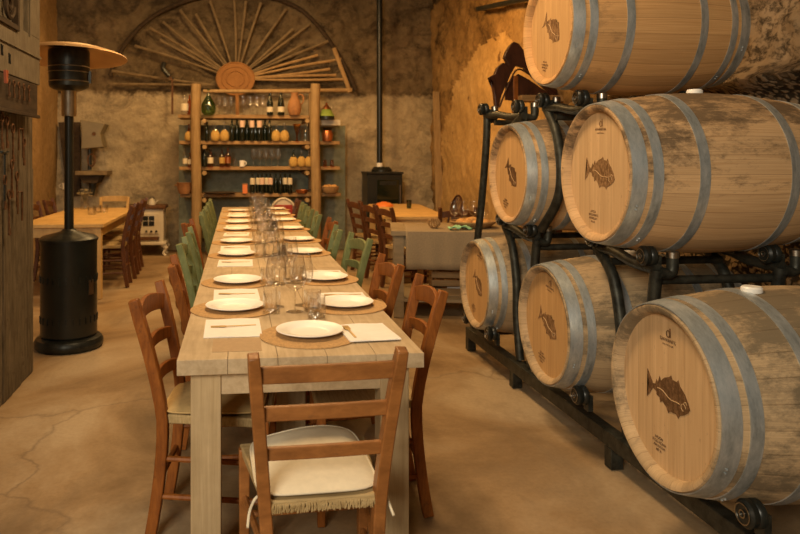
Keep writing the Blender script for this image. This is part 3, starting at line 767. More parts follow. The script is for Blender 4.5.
brownL = make_chair('ladderback_chair', 'reddish brown ladderback chair nearest the camera along the open floor side of the table', 'chair', M['brown'], M['rush'], 0.03, 0.03, SL, (-0.065, YD(-0.36, 2.735)-0.02, 0), R(-97))
cushion('flat straw coloured seat cushion on the brown chair beside the near table leg', (-0.075, YD(-0.36, 2.735)-0.02, 0.464), R(-97), M['cushion_y'], 0.36, 0.38, 0.03, 0.0, False)
greenP = None
ORD = ['first', 'second', 'third', 'fourth', 'fifth', 'sixth', 'seventh', 'eighth', 'ninth']
def put(src, loc, rz, label, group=None):
    c = copy_tree(src); c.location = loc; c.rotation_euler = (0, 0, rz); c['label'] = label
    if group: c['group'] = group
    elif 'group' in c: del c['group']
    return c
G1 = 'chairs along the long dining table'
front['group'] = G1; brownL['group'] = G1
put(brownL, (-0.04, YD(-0.34, 3.56), 0), R(-86), 'reddish brown ladderback chair just behind the nearest one on the open floor side', G1)
greenP = make_chair('ladderback_chair', 'green painted ladderback chair nearest the camera on the open floor side of the table', 'chair', M['green'], M['rush'], 0.03, 0.03, SL, (-0.06, YD(-0.34, 4.40), 0), R(-90), G1)
put(greenP, (-0.06, YD(-0.34, 5.08), 0), R(-88), 'green painted ladderback chair second from the camera on the open floor side', G1)
put(brownL, (-0.12, YD(-0.4, 5.72), 0), R(-95), 'brown ladderback chair among green ones on the open floor side of the table', G1)
for i, d in enumerate((6.55, 7.25, 7.95, 8.7)):
    put(greenP, (-0.05, YD(-0.34, d), 0), R(-90+rnd.uniform(-3, 3)), 'green painted chair, %s along the open floor side towards the shelves' % ('third', 'fourth', 'fifth', 'farthest')[i], G1)
put(brownL, (0.52, YD(0.8, 2.93), 0), R(88), 'reddish brown ladderback chair nearest the camera on the barrel side of the table', G1)
put(brownL, (0.50, YD(0.8, 3.58), 0), R(91), 'reddish brown ladderback chair second from the camera on the barrel side', G1)
put(greenP, (0.54, YD(0.83, 4.64), 0), R(98), 'green painted ladderback chair nearest the camera on the barrel side', G1)
put(greenP, (0.47, YD(0.75, 5.25), 0), R(86), 'green painted ladderback chair second from the camera on the barrel side', G1)
put(brownL, (0.52, YD(0.75, 5.9), 0), R(90), 'brown ladderback chair between green ones on the barrel side of the table', G1)
for i, d in enumerate((6.6, 7.3, 8.0)):
    put(greenP, (0.48, YD(0.75, d), 0), R(90+rnd.uniform(-3, 3)), 'green painted chair, %s along the barrel side towards the shelves' % ('third', 'fourth', 'fifth')[i], G1)
darkC = make_chair('ladderback_chair', 'dark brown chair farthest along the barrel side of the long table', 'chair', M['darkbrown'], M['rush'], 0.03, 0.03, SL, (0.48, YD(0.75, 8.72), 0), R(90), G1)
# side tables' chairs
G2 = 'dark chairs at the pine tables'
for i, (d, x) in enumerate(((7.78, -1.42), (8.35, -1.42), (8.92, -1.44))):
    put(darkC, (x-0.02, YD(-1.2, d), 0), R(90+rnd.uniform(-3, 3)), 'dark aisle side chair at the pine table by the heater, %s' % ('closest to the camera', 'in the middle', 'closest to the white stove')[i], G2)
for i, d in enumerate((8.2, 8.85)):
    c = put(darkC, (-2.10, YD(-2.35, d), 0), R(-90), 'dark chair between the pine table and the side wall, %s' % ('nearer one', 'farther one')[i], G2)
for i, (d, x) in enumerate(((7.55, 1.57), (8.1, 1.50), (8.72, 1.44))):
    put(darkC, (x+0.28, YD(x, d), 0), R(-78), 'dark aisle side chair at the pine table by the pellet stove, %s' % ('nearest', 'middle', 'farthest')[i], G2)
put(darkC, (2.30, YD(2.3, 7.62), 0), R(4), 'dark brown chair at the near end of the pine table by the pellet stove', G2)
pineC = make_chair('ladderback_chair', 'pale pine chair at the far end of the pine table by the white stove', 'chair', M['pine_v'], M['rush'], 0.02, 0.01, [(0.83, 0.075, 1.0), (0.66, 0.05, 0.5)], (-1.75, 9.95, 0), R(178), 'pale chairs', 0.86)
# white round-backed chair at the far end of the long table
t = thing('round_back_chair', 'white round backed chair with a red pad at the far end of the long table', 'chair', (0.66, 9.78, 0), R(180))
bm = B(); lathe(bm, [(0, 0.43), (0.2, 0.43), (0.21, 0.45), (0.2, 0.465), (0, 0.465)], 24); obj('seat', bm, M['white'], t)
bm = B(); tube(bm, [(0.19*math.cos(a), -0.17, 0.58+0.26*math.sin(a)) for a in [PI*k/14 for k in range(15)]], 0.018, 8)
obj('back_hoop', bm, M['white'], t)
bm = B(); prism(bm, [(0.165*math.cos(a), 0.57+0.25*max(0, math.sin(a))) for a in [PI*k/14 for k in range(15)]], 'Y', -0.18, -0.165); obj('back_panel', bm, M['white'], t)
bm = B(); cbox(bm, (0, -0.14, 0.68), (0.26, 0.03, 0.14)); obj('back_pad', bm, M['red'], t, True, 0.01)
for sx in (-1, 1):
    for sy in (-1, 1):
        bm = B(); tube(bm, [(sx*0.18, sy*0.18, 0), (sx*0.14, sy*0.14, 0.44)], 0.014, 8); obj('leg', bm, M['white'], t)
    bm = B(); tube(bm, [(sx*0.19, -0.17, 0.58), (sx*0.16, -0.15, 0.44)], 0.015, 8); obj('back_support', bm, M['white'], t)

# ------------------------------------------------------------------ long table: four tables end to end
TX0, TX1, TZ = -0.195, 0.63, 0.76
ends = [2.30, 4.19, 5.97, 7.67, 9.42]
tlab = ['pale wooden dining table closest to the camera, laid with a head place', 'pale wooden dining table joined behind the nearest one', 'pale wooden dining table, third of the joined row', 'pale wooden dining table closest to the bottle shelves']
for i in range(4):
    a, b = ends[i], ends[i+1]-0.004
    t = thing('dining_table', tlab[i], 'table', ((TX0+TX1)/2, (a+b)/2, 0), 0, 'joined tables of the long dining table')
    hw = (TX1-TX0)/2; hl = (b-a)/2
    bm = B(); nb = 5
    for k in range(nb):
        x0 = -hw+2*hw*k/nb; box(bm, (x0+(0.0006 if k else 0), -hl, TZ-0.05), (x0+2*hw/nb-(0.0006 if k < nb-1 else 0), hl, TZ))
    obj('tabletop', bm, M['table'], t, False, 0.0015)
    for sx in (-1, 1):
        for sy in (-1, 1):
            bm = B(); cbox(bm, (sx*(hw-0.092), sy*(hl-0.09), (TZ-0.05)/2), (0.10, 0.10, TZ-0.05)); obj('leg', bm, M['table_leg'], t, False, 0.003)
        bm = B(); cbox(bm, (sx*(hw-0.07), 0, TZ-0.09), (0.025, 2*hl-0.22, 0.08)); obj('apron', bm, M['table_leg'], t, False)
    for sy in (-1, 1):
        bm = B(); cbox(bm, (0, sy*(hl-0.06), TZ-0.09), (2*hw-0.27, 0.025, 0.08)); obj('apron', bm, M['table'], t, False)
    if i == 0:
        bm = B(); cbox(bm, (0.0, -0.15, (TZ-0.05)/2), (0.17, 0.05, TZ-0.05)); obj('centre_support', bm, M['table_leg'], t, False, 0.003)

# ------------------------------------------------------------------ place settings
def mk_mat(label, x, y):
    bm = B(); n = 64
    ring = [(0.187*(1+0.012*noise.noise(Vector((math.cos(2*PI*k/n)*3+x*9, math.sin(2*PI*k/n)*3+y, 0)))), k) for k in range(n)]
    A = [bm.verts.new((r*math.cos(2*PI*k/n), r*math.sin(2*PI*k/n), 0)) for r, k in ring]
    T_ = [bm.verts.new((v.co.x, v.co.y, 0.004)) for v in A]
    bm.faces.new(A); bm.faces.new(T_)
    for k in range(n): bm.faces.new((A[k], A[(k+1) % n], T_[(k+1) % n], T_[k]))
    o = obj('round_placemat', bm, M['cork'], None, True, loc=(x, y, TZ+0.0008))
    return tag(o, label, 'placemat', 'round cork placemats on the long table')
plate0 = None
def mk_plate(label, x, y):
    global plate0
    if plate0 is None:
        bm = B(); lathe(bm, [(0, 0.004), (0.066, 0.004), (0.080, 0.006), (0.090, 0.014), (0.125, 0.020), (0.1265, 0.0185), (0.125, 0.016), (0.090, 0.010), (0.074, 0.0), (0.066, 0.0), (0.064, 0.002), (0, 0.002)], 64)
        plate0 = obj('dinner_plate', bm, M['china'], None); o = plate0
    else:
        o = plate0.copy(); C.objects.link(o)
    o.location = (x, y, TZ+0.0056)
    return tag(o, label, 'plate', 'white dinner plates on the long table')
def mk_napkin(label, x, y, rz, w_=0.20, d_=0.15, z=0):
    bm = B(); n = 8
    top = [[bm.verts.new(((-0.5+i/n)*w_, (-0.5+j/n)*d_, 0.003+0.0016*math.sin(i*0.9+j*0.5+x*40))) for j in range(n+1)] for i in range(n+1)]
    bot = [[bm.verts.new(((-0.5+i/n)*w_, (-0.5+j/n)*d_, 0)) for j in range(n+1)] for i in range(n+1)]
    for i in range(n):
        for j in range(n):
            bm.faces.new((top[i][j], top[i+1][j], top[i+1][j+1], top[i][j+1])); bm.faces.new((bot[i][j], bot[i][j+1], bot[i+1][j+1], bot[i+1][j]))
    for k in range(n):
        bm.faces.new((top[k][0], bot[k][0], bot[k+1][0], top[k+1][0])); bm.faces.new((top[k][n], top[k+1][n], bot[k+1][n], bot[k][n]))
        bm.faces.new((top[0][k], top[0][k+1], bot[0][k+1], bot[0][k])); bm.faces.new((top[n][k], bot[n][k], bot[n][k+1], top[n][k+1]))
    o = obj('paper_napkin', bm, M['paper'], None, True, loc=(x, y, TZ+0.0055+z)); o.rotation_euler.z = rz
    return tag(o, label, 'napkin', 'white napkins on the long table')
fork0 = None
def mk_fork(label, x, y, rz, dz=0):
    global fork0
    if fork0 is None:
        pts = [(-0.004, -0.09), (0.004, -0.09), (0.003, 0.02), (0.011, 0.035), (0.012, 0.085), (0.009, 0.085), (0.008, 0.05), (0.005, 0.048), (0.0045, 0.085), (0.0015, 0.085), (0.001, 0.048), (-0.001, 0.048), (-0.0015, 0.085), (-0.0045, 0.085), (-0.005, 0.048), (-0.008, 0.05), (-0.009, 0.085), (-0.012, 0.085), (-0.011, 0.035), (-0.003, 0.02)]
        bm = B(); prism(bm, pts, 'Z', 0, 0.002); bmesh.ops.triangulate(bm, faces=[f for f in bm.faces if len(f.verts) > 4])
        fork0 = obj('wooden_fork', bm, M['pine'], None, False); o = fork0
    else:
        o = fork0.copy(); C.objects.link(o)
    o.location = (x, y, TZ+0.0105+dz); o.rotation_euler = (0, 0, rz)
    return tag(o, label, 'fork', 'forks on the napkins')
wine0 = None
def mk_wine(label, x, y, s=1.0):
    global wine0
    if wine0 is None:
        wine0 = thing('wine_glass', label, 'glass', (0, 0, 0))
        bm = B(); lathe(bm, [(0, 0.085), (0.012, 0.087), (0.033, 0.100), (0.045, 0.124), (0.047, 0.142), (0.043, 0.175), (0.034, 0.222), (0.0348, 0.2235)], 32, cap=False); obj('bowl', bm, M['glass'], wine0)
        bm = B(); lathe(bm, [(0, 0.086), (0.006, 0.084), (0.0036, 0.07), (0.0034, 0.02), (0.006, 0.006), (0.012, 0.003)], 14, cap=False); obj('stem', bm, M['stem_glass'], wine0)
        bm = B(); lathe(bm, [(0.010, 0.0035), (0.034, 0.0015), (0.035, 0.0), (0, 0.0)], 28, cap=False); obj('foot', bm, M['glass'], wine0)
        o = wine0
    else: o = copy_tree(wine0)
    o.location = (x, y, TZ+0.001); o.scale = (s, s, s)
    return tag(o, label, 'glass', 'stemmed wine glasses down the middle of the long table')
tumb0 = None
def mk_tumbler(label, x, y):
    global tumb0
    if tumb0 is None:
        tumb0 = thing('water_tumbler', label, 'glass', (0, 0, 0))
        bm = B(); lathe(bm, [(0.033, 0.001), (0.037, 0.01), (0.0385, 0.05), (0.037, 0.09), (0.0355, 0.09), (0.036, 0.05), (0.034, 0.014)], 28, cap=False); obj('wall', bm, M['glass'], tumb0)
        bm = B(); lathe(bm, [(0, 0.0), (0.030, 0.0), (0.0345, 0.006), (0.032, 0.014), (0, 0.010)], 20, cap=False); obj('thick_base', bm, M['stem_glass'], tumb0)
        o = tumb0
    else: o = copy_tree(tumb0)
    o.location = (x, y, TZ+0.001)
    return tag(o, label, 'glass', 'water tumblers down the middle of the long table')
NEAR = ['nearest', 'second', 'third', 'fourth', 'fifth', 'sixth', 'seventh', 'farthest']
Ld = [(234, 306), (237, 280), (236, 253.5), (236, 241), (237, 228.8), (237.5, 222), (238, 216.5), (238, 210.5)]
Rd = [(344.5, 302.5), (324, 277), (304, 251.5), (302, 239), (292, 228), (284, 219.7), (281, 214), (277, 208.8)]
for side, lst, sn in (('open floor side', Ld, -1), ('barrel side', Rd, 1)):
    for i, (px, py) in enumerate(lst):
        d = 0.645*F/(py-158); p = D(px, py, d); x, y = p.x, p.y
        if sn > 0: x = min(x, 0.485)
        if sn < 0: x = max(x, -0.02)
        who = '%s place from the near end, %s' % (NEAR[i], side)
        mk_mat('round cork placemat at the ' + who, x, y)
        mk_plate('white plate at the ' + who, x+0.003, y)
        nx, ny = (x-0.003, y-0.336) if sn < 0 else (x+0.02, y+0.19)
        mk_napkin('white napkin at the ' + who, nx, ny, R(rnd.uniform(-3, 3)), 0.215, 0.285 if sn < 0 else 0.15, -0.0045 if sn < 0 else 0)
        mk_fork('wooden fork on the napkin at the ' + who, nx, ny+0.01, R(90+rnd.uniform(-6, 6)), -0.0045 if sn < 0 else 0)
        gx = x+0.165 if sn < 0 else x-0.165
        mk_tumbler('water tumbler at the ' + who, gx+(-0.005 if sn < 0 else 0.01), y-0.09 if sn < 0 else y-0.10)
        mk_wine('wine glass at the ' + who, gx+(0.02 if sn < 0 else -0.02), y+0.02+rnd.uniform(-.02, .02), 1.03)
        if i > 0: mk_wine('second wine glass at the ' + who, gx+(0.055 if sn < 0 else -0.05), y-0.07+rnd.uniform(-.02, .02), 0.92)
# head place
hp = D(310, 334, 0.655*F/(334-158)); hx, hy = hp.x, hp.y
mk_mat('round cork placemat at the head of the table behind the honey brown chair', hx, hy-0.005)
mk_plate('white plate at the head of the table behind the honey brown chair', hx, hy+0.01)
mk_napkin('white napkin beside the plate at the head of the table', hx+0.215, hy-0.0, R(4), 0.19, 0.25)
mk_fork('wooden fork on the napkin at the head of the table', hx+0.150, hy+0.0, R(4))
mk_wine('wine glass at the head of the table behind the plate', 0.247, YD(0.247, 2.98), 1.08)
mk_tumbler('water tumbler at the head of the table behind the plate', 0.325, YD(0.325, 2.86))
bm = B(); box(bm, (-0.085, 2.385, TZ+0.0003), (0.085, 2.555, TZ+0.0013))
tag(obj('kraft_sheet', bm, M['kraft'], None, False), 'plain kraft paper sheet lying in front of the nearest napkin', 'paper')

# ------------------------------------------------------------------ patio heater
hc = D(69, 300, 5.25); HX, HY = hc.x, hc.y
t = thing('patio_heater', 'black mushroom patio heater standing beside the weathered board partition', 'heater', (HX, HY, 0))
bm = B(); lathe(bm, [(0, 0), (0.235, 0), (0.25, 0.02), (0.25, 0.05), (0.235, 0.075), (0.19, 0.09), (0, 0.09)], 48); obj('base', bm, M['iron'], t)
bm = B(); prof = [(0.19, 0.085)]
for k in range(20): prof += [(0.2035, 0.10+0.035*k), (0.205, 0.105+0.035*k)]
prof += [(0.205, 0.80), (0.195, 0.81), (0, 0.81)]
lathe(bm, prof, 48); body = obj('gas_bottle_housing', bm, M['black'], t)
for zz in (0.52, 0.22):
    bm = B()
    for k in range(26):
        a = 2*PI*k/26; ca, sa = math.cos(a), math.sin(a)
        cbox(bm, (0.2065*ca, 0.2065*sa, zz), (0.006, 0.009, 0.05), Matrix.Rotation(a, 3, 'Z'))
    obj('vent_ribs', bm, M['iron'], body, False)
bm = B(); lathe(bm, [(0.212, 0.80), (0.214, 0.815), (0.19, 0.835), (0.06, 0.868), (0.045, 0.885), (0, 0.885)], 48); obj('lid', bm, M['iron'], t)
a_ = R(-28)
bm = B(); cbox(bm, (0.206*math.cos(a_), 0.206*math.sin(a_), 0.46), (0.004, 0.05, 0.11), Matrix.Rotation(a_, 3, 'Z')); tag(obj('data_plate', bm, M['steel'], body, False), 'small grey data plate')
bm = B(); lathe(bm, [(0.034, 0.88), (0.034, 1.75)], 24); obj('pole', bm, M['black'], t)
bm = B(); lathe(bm, [(0.034, 1.73), (0.052, 1.735), (0.055, 1.75), (0.055, 1.92), (0.06, 1.94), (0, 1.94)], 28); obj('collar', bm, M['steel'], t)
bm = B(); lathe(bm, [(0.075, 1.925), (0.12, 1.94), (0.145, 1.96), (0.147, 2.05), (0.150, 2.06), (0.150, 2.22), (0.145, 2.235), (0, 2.235)], 40); bn = obj('burner_housing', bm, M['iron'], t)
bm = B(); cbox(bm, (0.155, 0.0, 2.03), (0.02, 0.03, 0.09)); obj('igniter_box', bm, M['iron'], bn, False)
for zz in (1.99, 2.06, 2.10):
    bm = B(); lathe(bm, [(0.149, zz), (0.153, zz+0.004), (0.149, zz+0.008)], 40, cap=False); obj('band', bm, M['steel'], bn)
bm = B(); lathe(bm, [(0, 0.085), (0.12, 0.082), (0.28, 0.055), (0.38, 0.022), (0.425, 0.0), (0.428, -0.006), (0.422, -0.006), (0.378, 0.014), (0.28, 0.047), (0.12, 0.074), (0, 0.077)], 64)
hd = obj('reflector_hood', bm, M['alu_orange_lit'], t, loc=(0, 0, 2.18)); hd.rotation_euler.x = R(-4)
for k in range(3):
    a = 2*PI*k/3+0.5; bm = B(); tube(bm, [(0.12*math.cos(a), 0.12*math.sin(a), 2.22), (0.12*math.cos(a), 0.12*math.sin(a), 2.265)], 0.006, 6); obj('hood_bolt', bm, M['steel'], t)

# ------------------------------------------------------------------ weathered board partition
PX = -1.345
ye = YD(PX, 4.62)
t = thing('board_partition', 'tall weathered plank partition hung with old keys at the edge of the aisle', 'partition', (PX-0.035, (3.3+ye)/2, 0))
yo = (3.3+ye)/2
bm = B(); ys = 3.2
k = 0
while ys < ye-0.02:
    w_ = 0.165+0.03*math.sin(k*2.1); y1 = min(ys+w_, ye)
    box(bm, (-0.035+0.006*math.sin(k*1.7), ys-yo+0.002, 0.0), (0.035+0.006*math.sin(k*1.3), y1-yo-0.002, 3.0)); ys = y1; k += 1
obj('boards', bm, M['oldwood'], t, False, 0.002)
bm = B(); box(bm, (-0.03, ye-yo, 0.0), (0.03, ye-yo+0.02, 1.35)); obj('edge_strip', bm, M['palepaint'], t, False, 0.002)
ye2 = YD(-1.295, 4.60)
z0 = 1.90
bm = B(); box(bm, (0.037, 3.2-yo, z0), (0.085, ye2-yo, z0+0.30)); box(bm, (0.037, ye2-yo-0.26, z0+0.3), (0.085, ye2-yo, 3.1)); box(bm, (0.037, 3.2-yo, z0+0.3), (0.060, ye2-yo-0.26, 3.1))
pan = obj('painted_panel', bm, M['palepaint'], t, False, 0.004); tag(pan, 'pale chalky painted panel')
bm = B(); box(bm, (0.085, 3.2-yo, z0+0.17), (0.095, ye2-yo, z0+0.185)); box(bm, (0.085, ye2-yo-0.245, z0+0.28), (0.093, ye2-yo-0.235, 3.1)); obj('moulding', bm, M['palepaint'], pan, False)
# carved ornament in the square field
oc = Vector((0.06, YD(-1.3, 4.0)-yo, 2.42))
bm = B(); y0_ = oc.y-0.25; y1_ = oc.y+0.13
for (a, b, c2, d2) in ((y0_, y1_, 2.17, 2.20), (y1_-0.03, y1_, 2.2, 2.9)):
    box(bm, (0.06, a, c2), (0.10, b, d2))
fr = obj('ornament_frame', bm, M['darkwood'], t, False, 0.003)
bm = B()
for s in range(4):
    cy_, cz_ = oc.y-0.02-0.10*(s % 2), 2.30+0.16*s*0.8
    pts = []
    for k in range(22):
        a = k*0.42*(1 if s % 2 else -1); r = 0.085-0.0034*k
        pts.append((0.085, cy_+r*math.cos(a), cz_+r*math.sin(a)))
    tube(bm, pts, 0.014, 6)
obj('carved_scrolls', bm, M['darkwood'], fr)
bm = B()
for (yy, zz) in ((4.02, 2.02), (4.15, 1.99)):
    tube(bm, [(0.087, yy-yo-0.012, zz+0.03), (0.087, yy-yo-0.008, zz-0.03)], 0.005, 5)
    tube(bm, [(0.087, yy-yo+0.012, zz+0.025), (0.087, yy-yo+0.006, zz), (0.087, yy-yo+0.016, zz-0.03)], 0.004, 5)
obj('painted_marks', bm, M['iron'], pan)
# dark key rack board
ye3 = YD(-1.30, 4.50)
t = thing('key_rack', 'dark old board rack full of small keys under the pale painted panel', 'rack', (-1.295, (3.3+ye3)/2, 1.70))
yo2 = (3.3+ye3)/2
bm = B(); box(bm, (-0.013, 3.3-yo2, -0.02), (0.012, ye3-yo2, 0.19)); obj('board', bm, M['darkwood'], t, False, 0.003)
bm = B(); box(bm, (0.012, 3.3-yo2, -0.025), (0.03, ye3-yo2, -0.005)); obj('ledge', bm, M['darkwood'], t, False, 0.003)
def key(label, x, y, z, L, sc=1.0, kind=0):
    t = thing('old_key', label, 'key', (x, y, z), 0, 'old keys and irons hanging on the plank partition')
    bm = B()
    if kind == 0:
        tube(bm, [(0, 0.016*sc*math.sin(a), -0.018*sc+0.018*sc*math.cos(a)) for a in [2*PI*k/12 for k in range(12)]], 0.0035*sc, 6, closed=True)
        obj('bow', bm, M['rust'], t)
        bm = B(); tube(bm, [(0, 0, -0.036*sc), (0, 0, -L)], 0.004*sc, 6); obj('shank', bm, M['rust'], t)
        bm = B(); box(bm, (-0.002, 0, -L), (0.002, 0.022*sc, -L+0.026*sc)); obj('bit', bm, M['rust'], t, False)
    elif kind == 1:
        w_ = 0.055*sc
        tube(bm, [(0, -w_/2, -0.005), (0, w_/2, -0.005), (0, w_/2, -L)], 0.006, 6); obj('bar', bm, M['rust'], t)
        bm = B(); tube(bm, [(0, -w_/2, -0.005), (0, -w_/2, -L*0.75)], 0.005, 6); obj('arm', bm, M['rust'], t)
    else:
        tube(bm, [(0, -0.03, -0.01), (0, 0.05, -0.02), (0, 0.09, -0.01)], 0.008, 6); obj('head', bm, M['iron'], t)
        bm = B(); tube(bm, [(0, 0.03, -0.015), (0, 0.03, -L)], 0.006, 6); obj('handle', bm, M['iron'], t)
    return t
ks = [(2, 112, 0.16, 0), (7, 116, 0.14, 0), (13, 124, 0.17, 0), (21, 128, 0.14, 1), (24, 138, 0.13, 0), (3, 150, 0.22, 2), (12, 160, 0.17, 0), (17, 172, 0.16, 0), (9, 190, 0.2, 0), (20, 191, 0.14, 1), (5, 175, 0.15, 0)]
kl = ['long rusty key at the near edge of the partition just below the rack', 'rusty key hanging second from the near edge below the rack', 'long shanked rusty key hanging midway below the rack', 'square rusty hasp with an orange tint near the far edge of the partition', 'short rusty key hanging under the square hasp', 'black hammer headed iron hanging at the near edge of the partition', 'rusty key hanging beside the black hammer headed iron', 'rusty key hanging below and beyond the black iron', 'long rusty key in the lowest row of hanging irons', 'bent rusty hook in the lowest row near the far edge', 'rusty key hanging under the black hammer headed iron']
for (px, py, L, kd), lb in zip(ks, kl):
    x = PX+0.045; d = 700*x/(px-237); p = D(px, py, d)
    key(lb, x, p.y, p.z, L*1.3, 1.5, kd)
for i, px in enumerate((9, 14, 19, 24, 29)):
    x = -1.270; d = 700*x/(px-237); p = D(px, 83+i*1.0, d)
    key('small key in the dark rack, %s from the near side' % ORD[i], x, p.y, 1.865, 0.10, 1.0, 0)
x = -1.25; d = 700*x/(6-237); p = D(6, 72, d)
t = thing('clothes_peg', 'orange red peg clipped on the lower edge of the pale painted panel', 'peg', (x, p.y, p.z-0.06))
for s in (-1, 1):
    bm = B(); tube(bm, [(0.0, s*0.004, 0), (0.0, s*0.014, 0.07)], 1, flat=(0.014, 0.012)); obj('jaw', bm, M['clothespeg'], t, False)

# ------------------------------------------------------------------ fan of poles in the lunette
fc = P(236, 79, 10.80)
t = thing('pole_fan', 'great half round fan of dried poles on the back wall above the shelves', 'wall decoration', (fc.x, 10.82, fc.z))
tips = [(112, 71, 0, 150), (113, 84, 0, 160), (135, 46, 0, 0), (150, 28, 0, 0), (160, 40, 0, 0), (163, 22, 0, 0), (180, 10, 0, 0), (196, 14, 0, 0), (210, 1, 0, 0), (234, -4, 0, 0), (246, 1, 0, 0), (261, 3, 0, 0), (286, 9, 0, 0), (293, 29, 0, 0), (304, 44, 0, 0), (310, 24, 0, 0), (328, 41, 0, 0), (318, 55, 1, 0), (341, 59, 1, 0), (330, 69, 1, 0), (336, 75, 1, 0), (347, 79, 1, 0)]
for i, (px, py, lt, sx) in enumerate(tips):
    e = P(px, py, 10.82)
    st = Vector((0, 0, 0)); en = Vector((e.x-fc.x, rnd.uniform(-0.02, 0.02), e.z-fc.z))
    st = en.normalized()*0.12
    if py > 70 and px < 236: st = Vector((-0.1, 0, -0.12))+Vector((0, 0, 0.02*i))
    mid = (st+en)/2+Vector((rnd.uniform(-.02, .02), -0.02, rnd.uniform(-.02, .02)))
    bm = B(); tube(bm, spline([st, mid, en], 5), [0.017]*5+[0.021]*5+[0.026], 7)
    obj('pole', bm, M['fanpole_light'] if lt else M['fanpole'], t)
bm = B()
arcpx = [(110, 76), (116, 60), (130, 38), (148, 20), (170, 7), (200, -3), (237, -7), (270, -3), (298, 8), (318, 26), (334, 48), (346, 68), (356, 90)]
tube(bm, spline([P(a, b, 10.84)-Vector((fc.x, 10.82, fc.z)) for a, b in arcpx], 5), 0.034, 8); obj('arch_rim', bm, M['darkwood'], t)
bm = B(); tube(bm, [P(334, 48, 10.78)-Vector((fc.x, 10.82, fc.z)), P(350, 92, 10.78)-Vector((fc.x, 10.82, fc.z))], 0.035, 8); obj('pole', bm, M['fanpole_light'], t)
bm = B(); tube(bm, [P(255, 91, 10.78)-Vector((fc.x, 10.82, fc.z)), P(352, 90, 10.78)-Vector((fc.x, 10.82, fc.z))], 0.03, 8); obj('base_pole', bm, M['fanpole_light'], t)
# round wicker paddle with handle
pc = P(235.5, 79, 10.62)
t = thing('wicker_paddle', 'round orange brown wicker paddle with a long handle at the centre of the fan', 'wall decoration', (pc.x, 10.60, pc.z))
bm = B()
pr = [(0.30*math.cos(a)*0.98, 0.26*math.sin(a)*(1.0)) for a in [2*PI*k/40 for k in range(40)]]
prism(bm, pr, 'Y', -0.012, 0.012); obj('disc', bm, M['hub'], t, True, 0.004)
bm = B()
for rr in (0.95, 0.7, 0.45):
    tube(bm, [(0.30*rr*math.cos(a), -0.014, 0.26*rr*math.sin(a)) for a in [2*PI*k/40 for k in range(40)]], 0.011, 6, closed=True)
obj('coiled_ribs', bm, M['hub'], t)
bm = B(); tube(bm, [(0.02, -0.025, 0.06), (0.03, -0.03, -0.56)], [0.045, 0.052], flat=(1, 0.5)); obj('handle', bm, M['hub'], t, True)

# ------------------------------------------------------------------ bottle shelves
SY = 10.12  # front face depth of the boards
t = thing('bottle_shelf', 'rustic shelving of peeled logs and boards against the back wall', 'shelving', (P(257, 200, SY).x, SY+0.25, 0))
ox, oy = t.location.x, t.location.y
for px, wpx in ((196, 9.5), (315.5, 9.5)):
    p = P(px, 84, SY-0.08); r = wpx/2/67.5
    bm = B(); tube(bm, spline([(p.x-ox, SY-0.08-oy, 0), (p.x-ox+0.01, SY-0.08-oy, 0.9), (p.x-ox-0.008, SY-0.08-oy, 1.7), (p.x-ox, SY-0.08-oy, p.z)], 6), [r*1.05]*9+[r]*10, 12); obj('post', bm, M['log'], t)
    bm = B(); box(bm, (p.x-ox-0.04, 0.22, 0), (p.x-ox+0.04, 0.3, p.z-0.05)); obj('rear_post', bm, M['log'], t, False)
    for k, py in enumerate((121, 147, 173, 200)):
        for side in ((1,) if px < 250 else (-1,)):
            q = P(px+side*8.5, py, SY-0.05)
            bm = B(); tube(bm, [(q.x-ox, -0.36, q.z), (q.x-ox, 0.28, q.z)], 0.032, 12); obj('peg_log', bm, M['log'], t)
sz = []
for k, (py, x0, x1) in enumerate(((115, 178, 309), (141, 179, 340), (166.6, 179, 340), (193.5, 180, 341))):
    a = P(x0, py, SY); b = P(x1, py, SY); z = P(257, py, SY).z; sz.append(z)
    bm = B(); box(bm, (a.x-ox, -0.25, z-0.05), (b.x-ox, 0.25, z)); obj('shelf_board', bm, M['shelf'], t, False, 0.006)
z5 = 0.45; bm = B(); box(bm, (P(200, 230, SY).x-ox, -0.25, z5-0.05), (P(311, 230, SY).x-ox, 0.25, z5)); obj('shelf_board', bm, M['shelf'], t, False, 0.006)
a = P(322, 124.5, SY); b = P(341, 124.5, SY); sgr = P(330, 119.5, SY).z
bm = B(); box(bm, (a.x-ox, -0.2, sgr-0.085), (b.x-ox, 0.25, sgr)); tag(obj('side_shelf', bm, M['white'], t, False, 0.006), 'short cream shelf outside the post')
a = P(179, 125, 10.7); b = P(345, 210, 10.7)
bm = B(); box(bm, (a.x-ox, 0.30, 0.0), (b.x-ox, 0.33, a.z)); tag(obj('back_panel', bm, M['bluegrey'], t, False), 'blue grey painted backing')
a = P(203, 91, SY-.05); b = P(311, 91, SY-.05)
bm = B(); tube(bm, [(a.x-ox, -0.25, a.z), (b.x-ox, -0.25, b.z)], 0.028, 10); obj('top_pole', bm, M['log'], t)

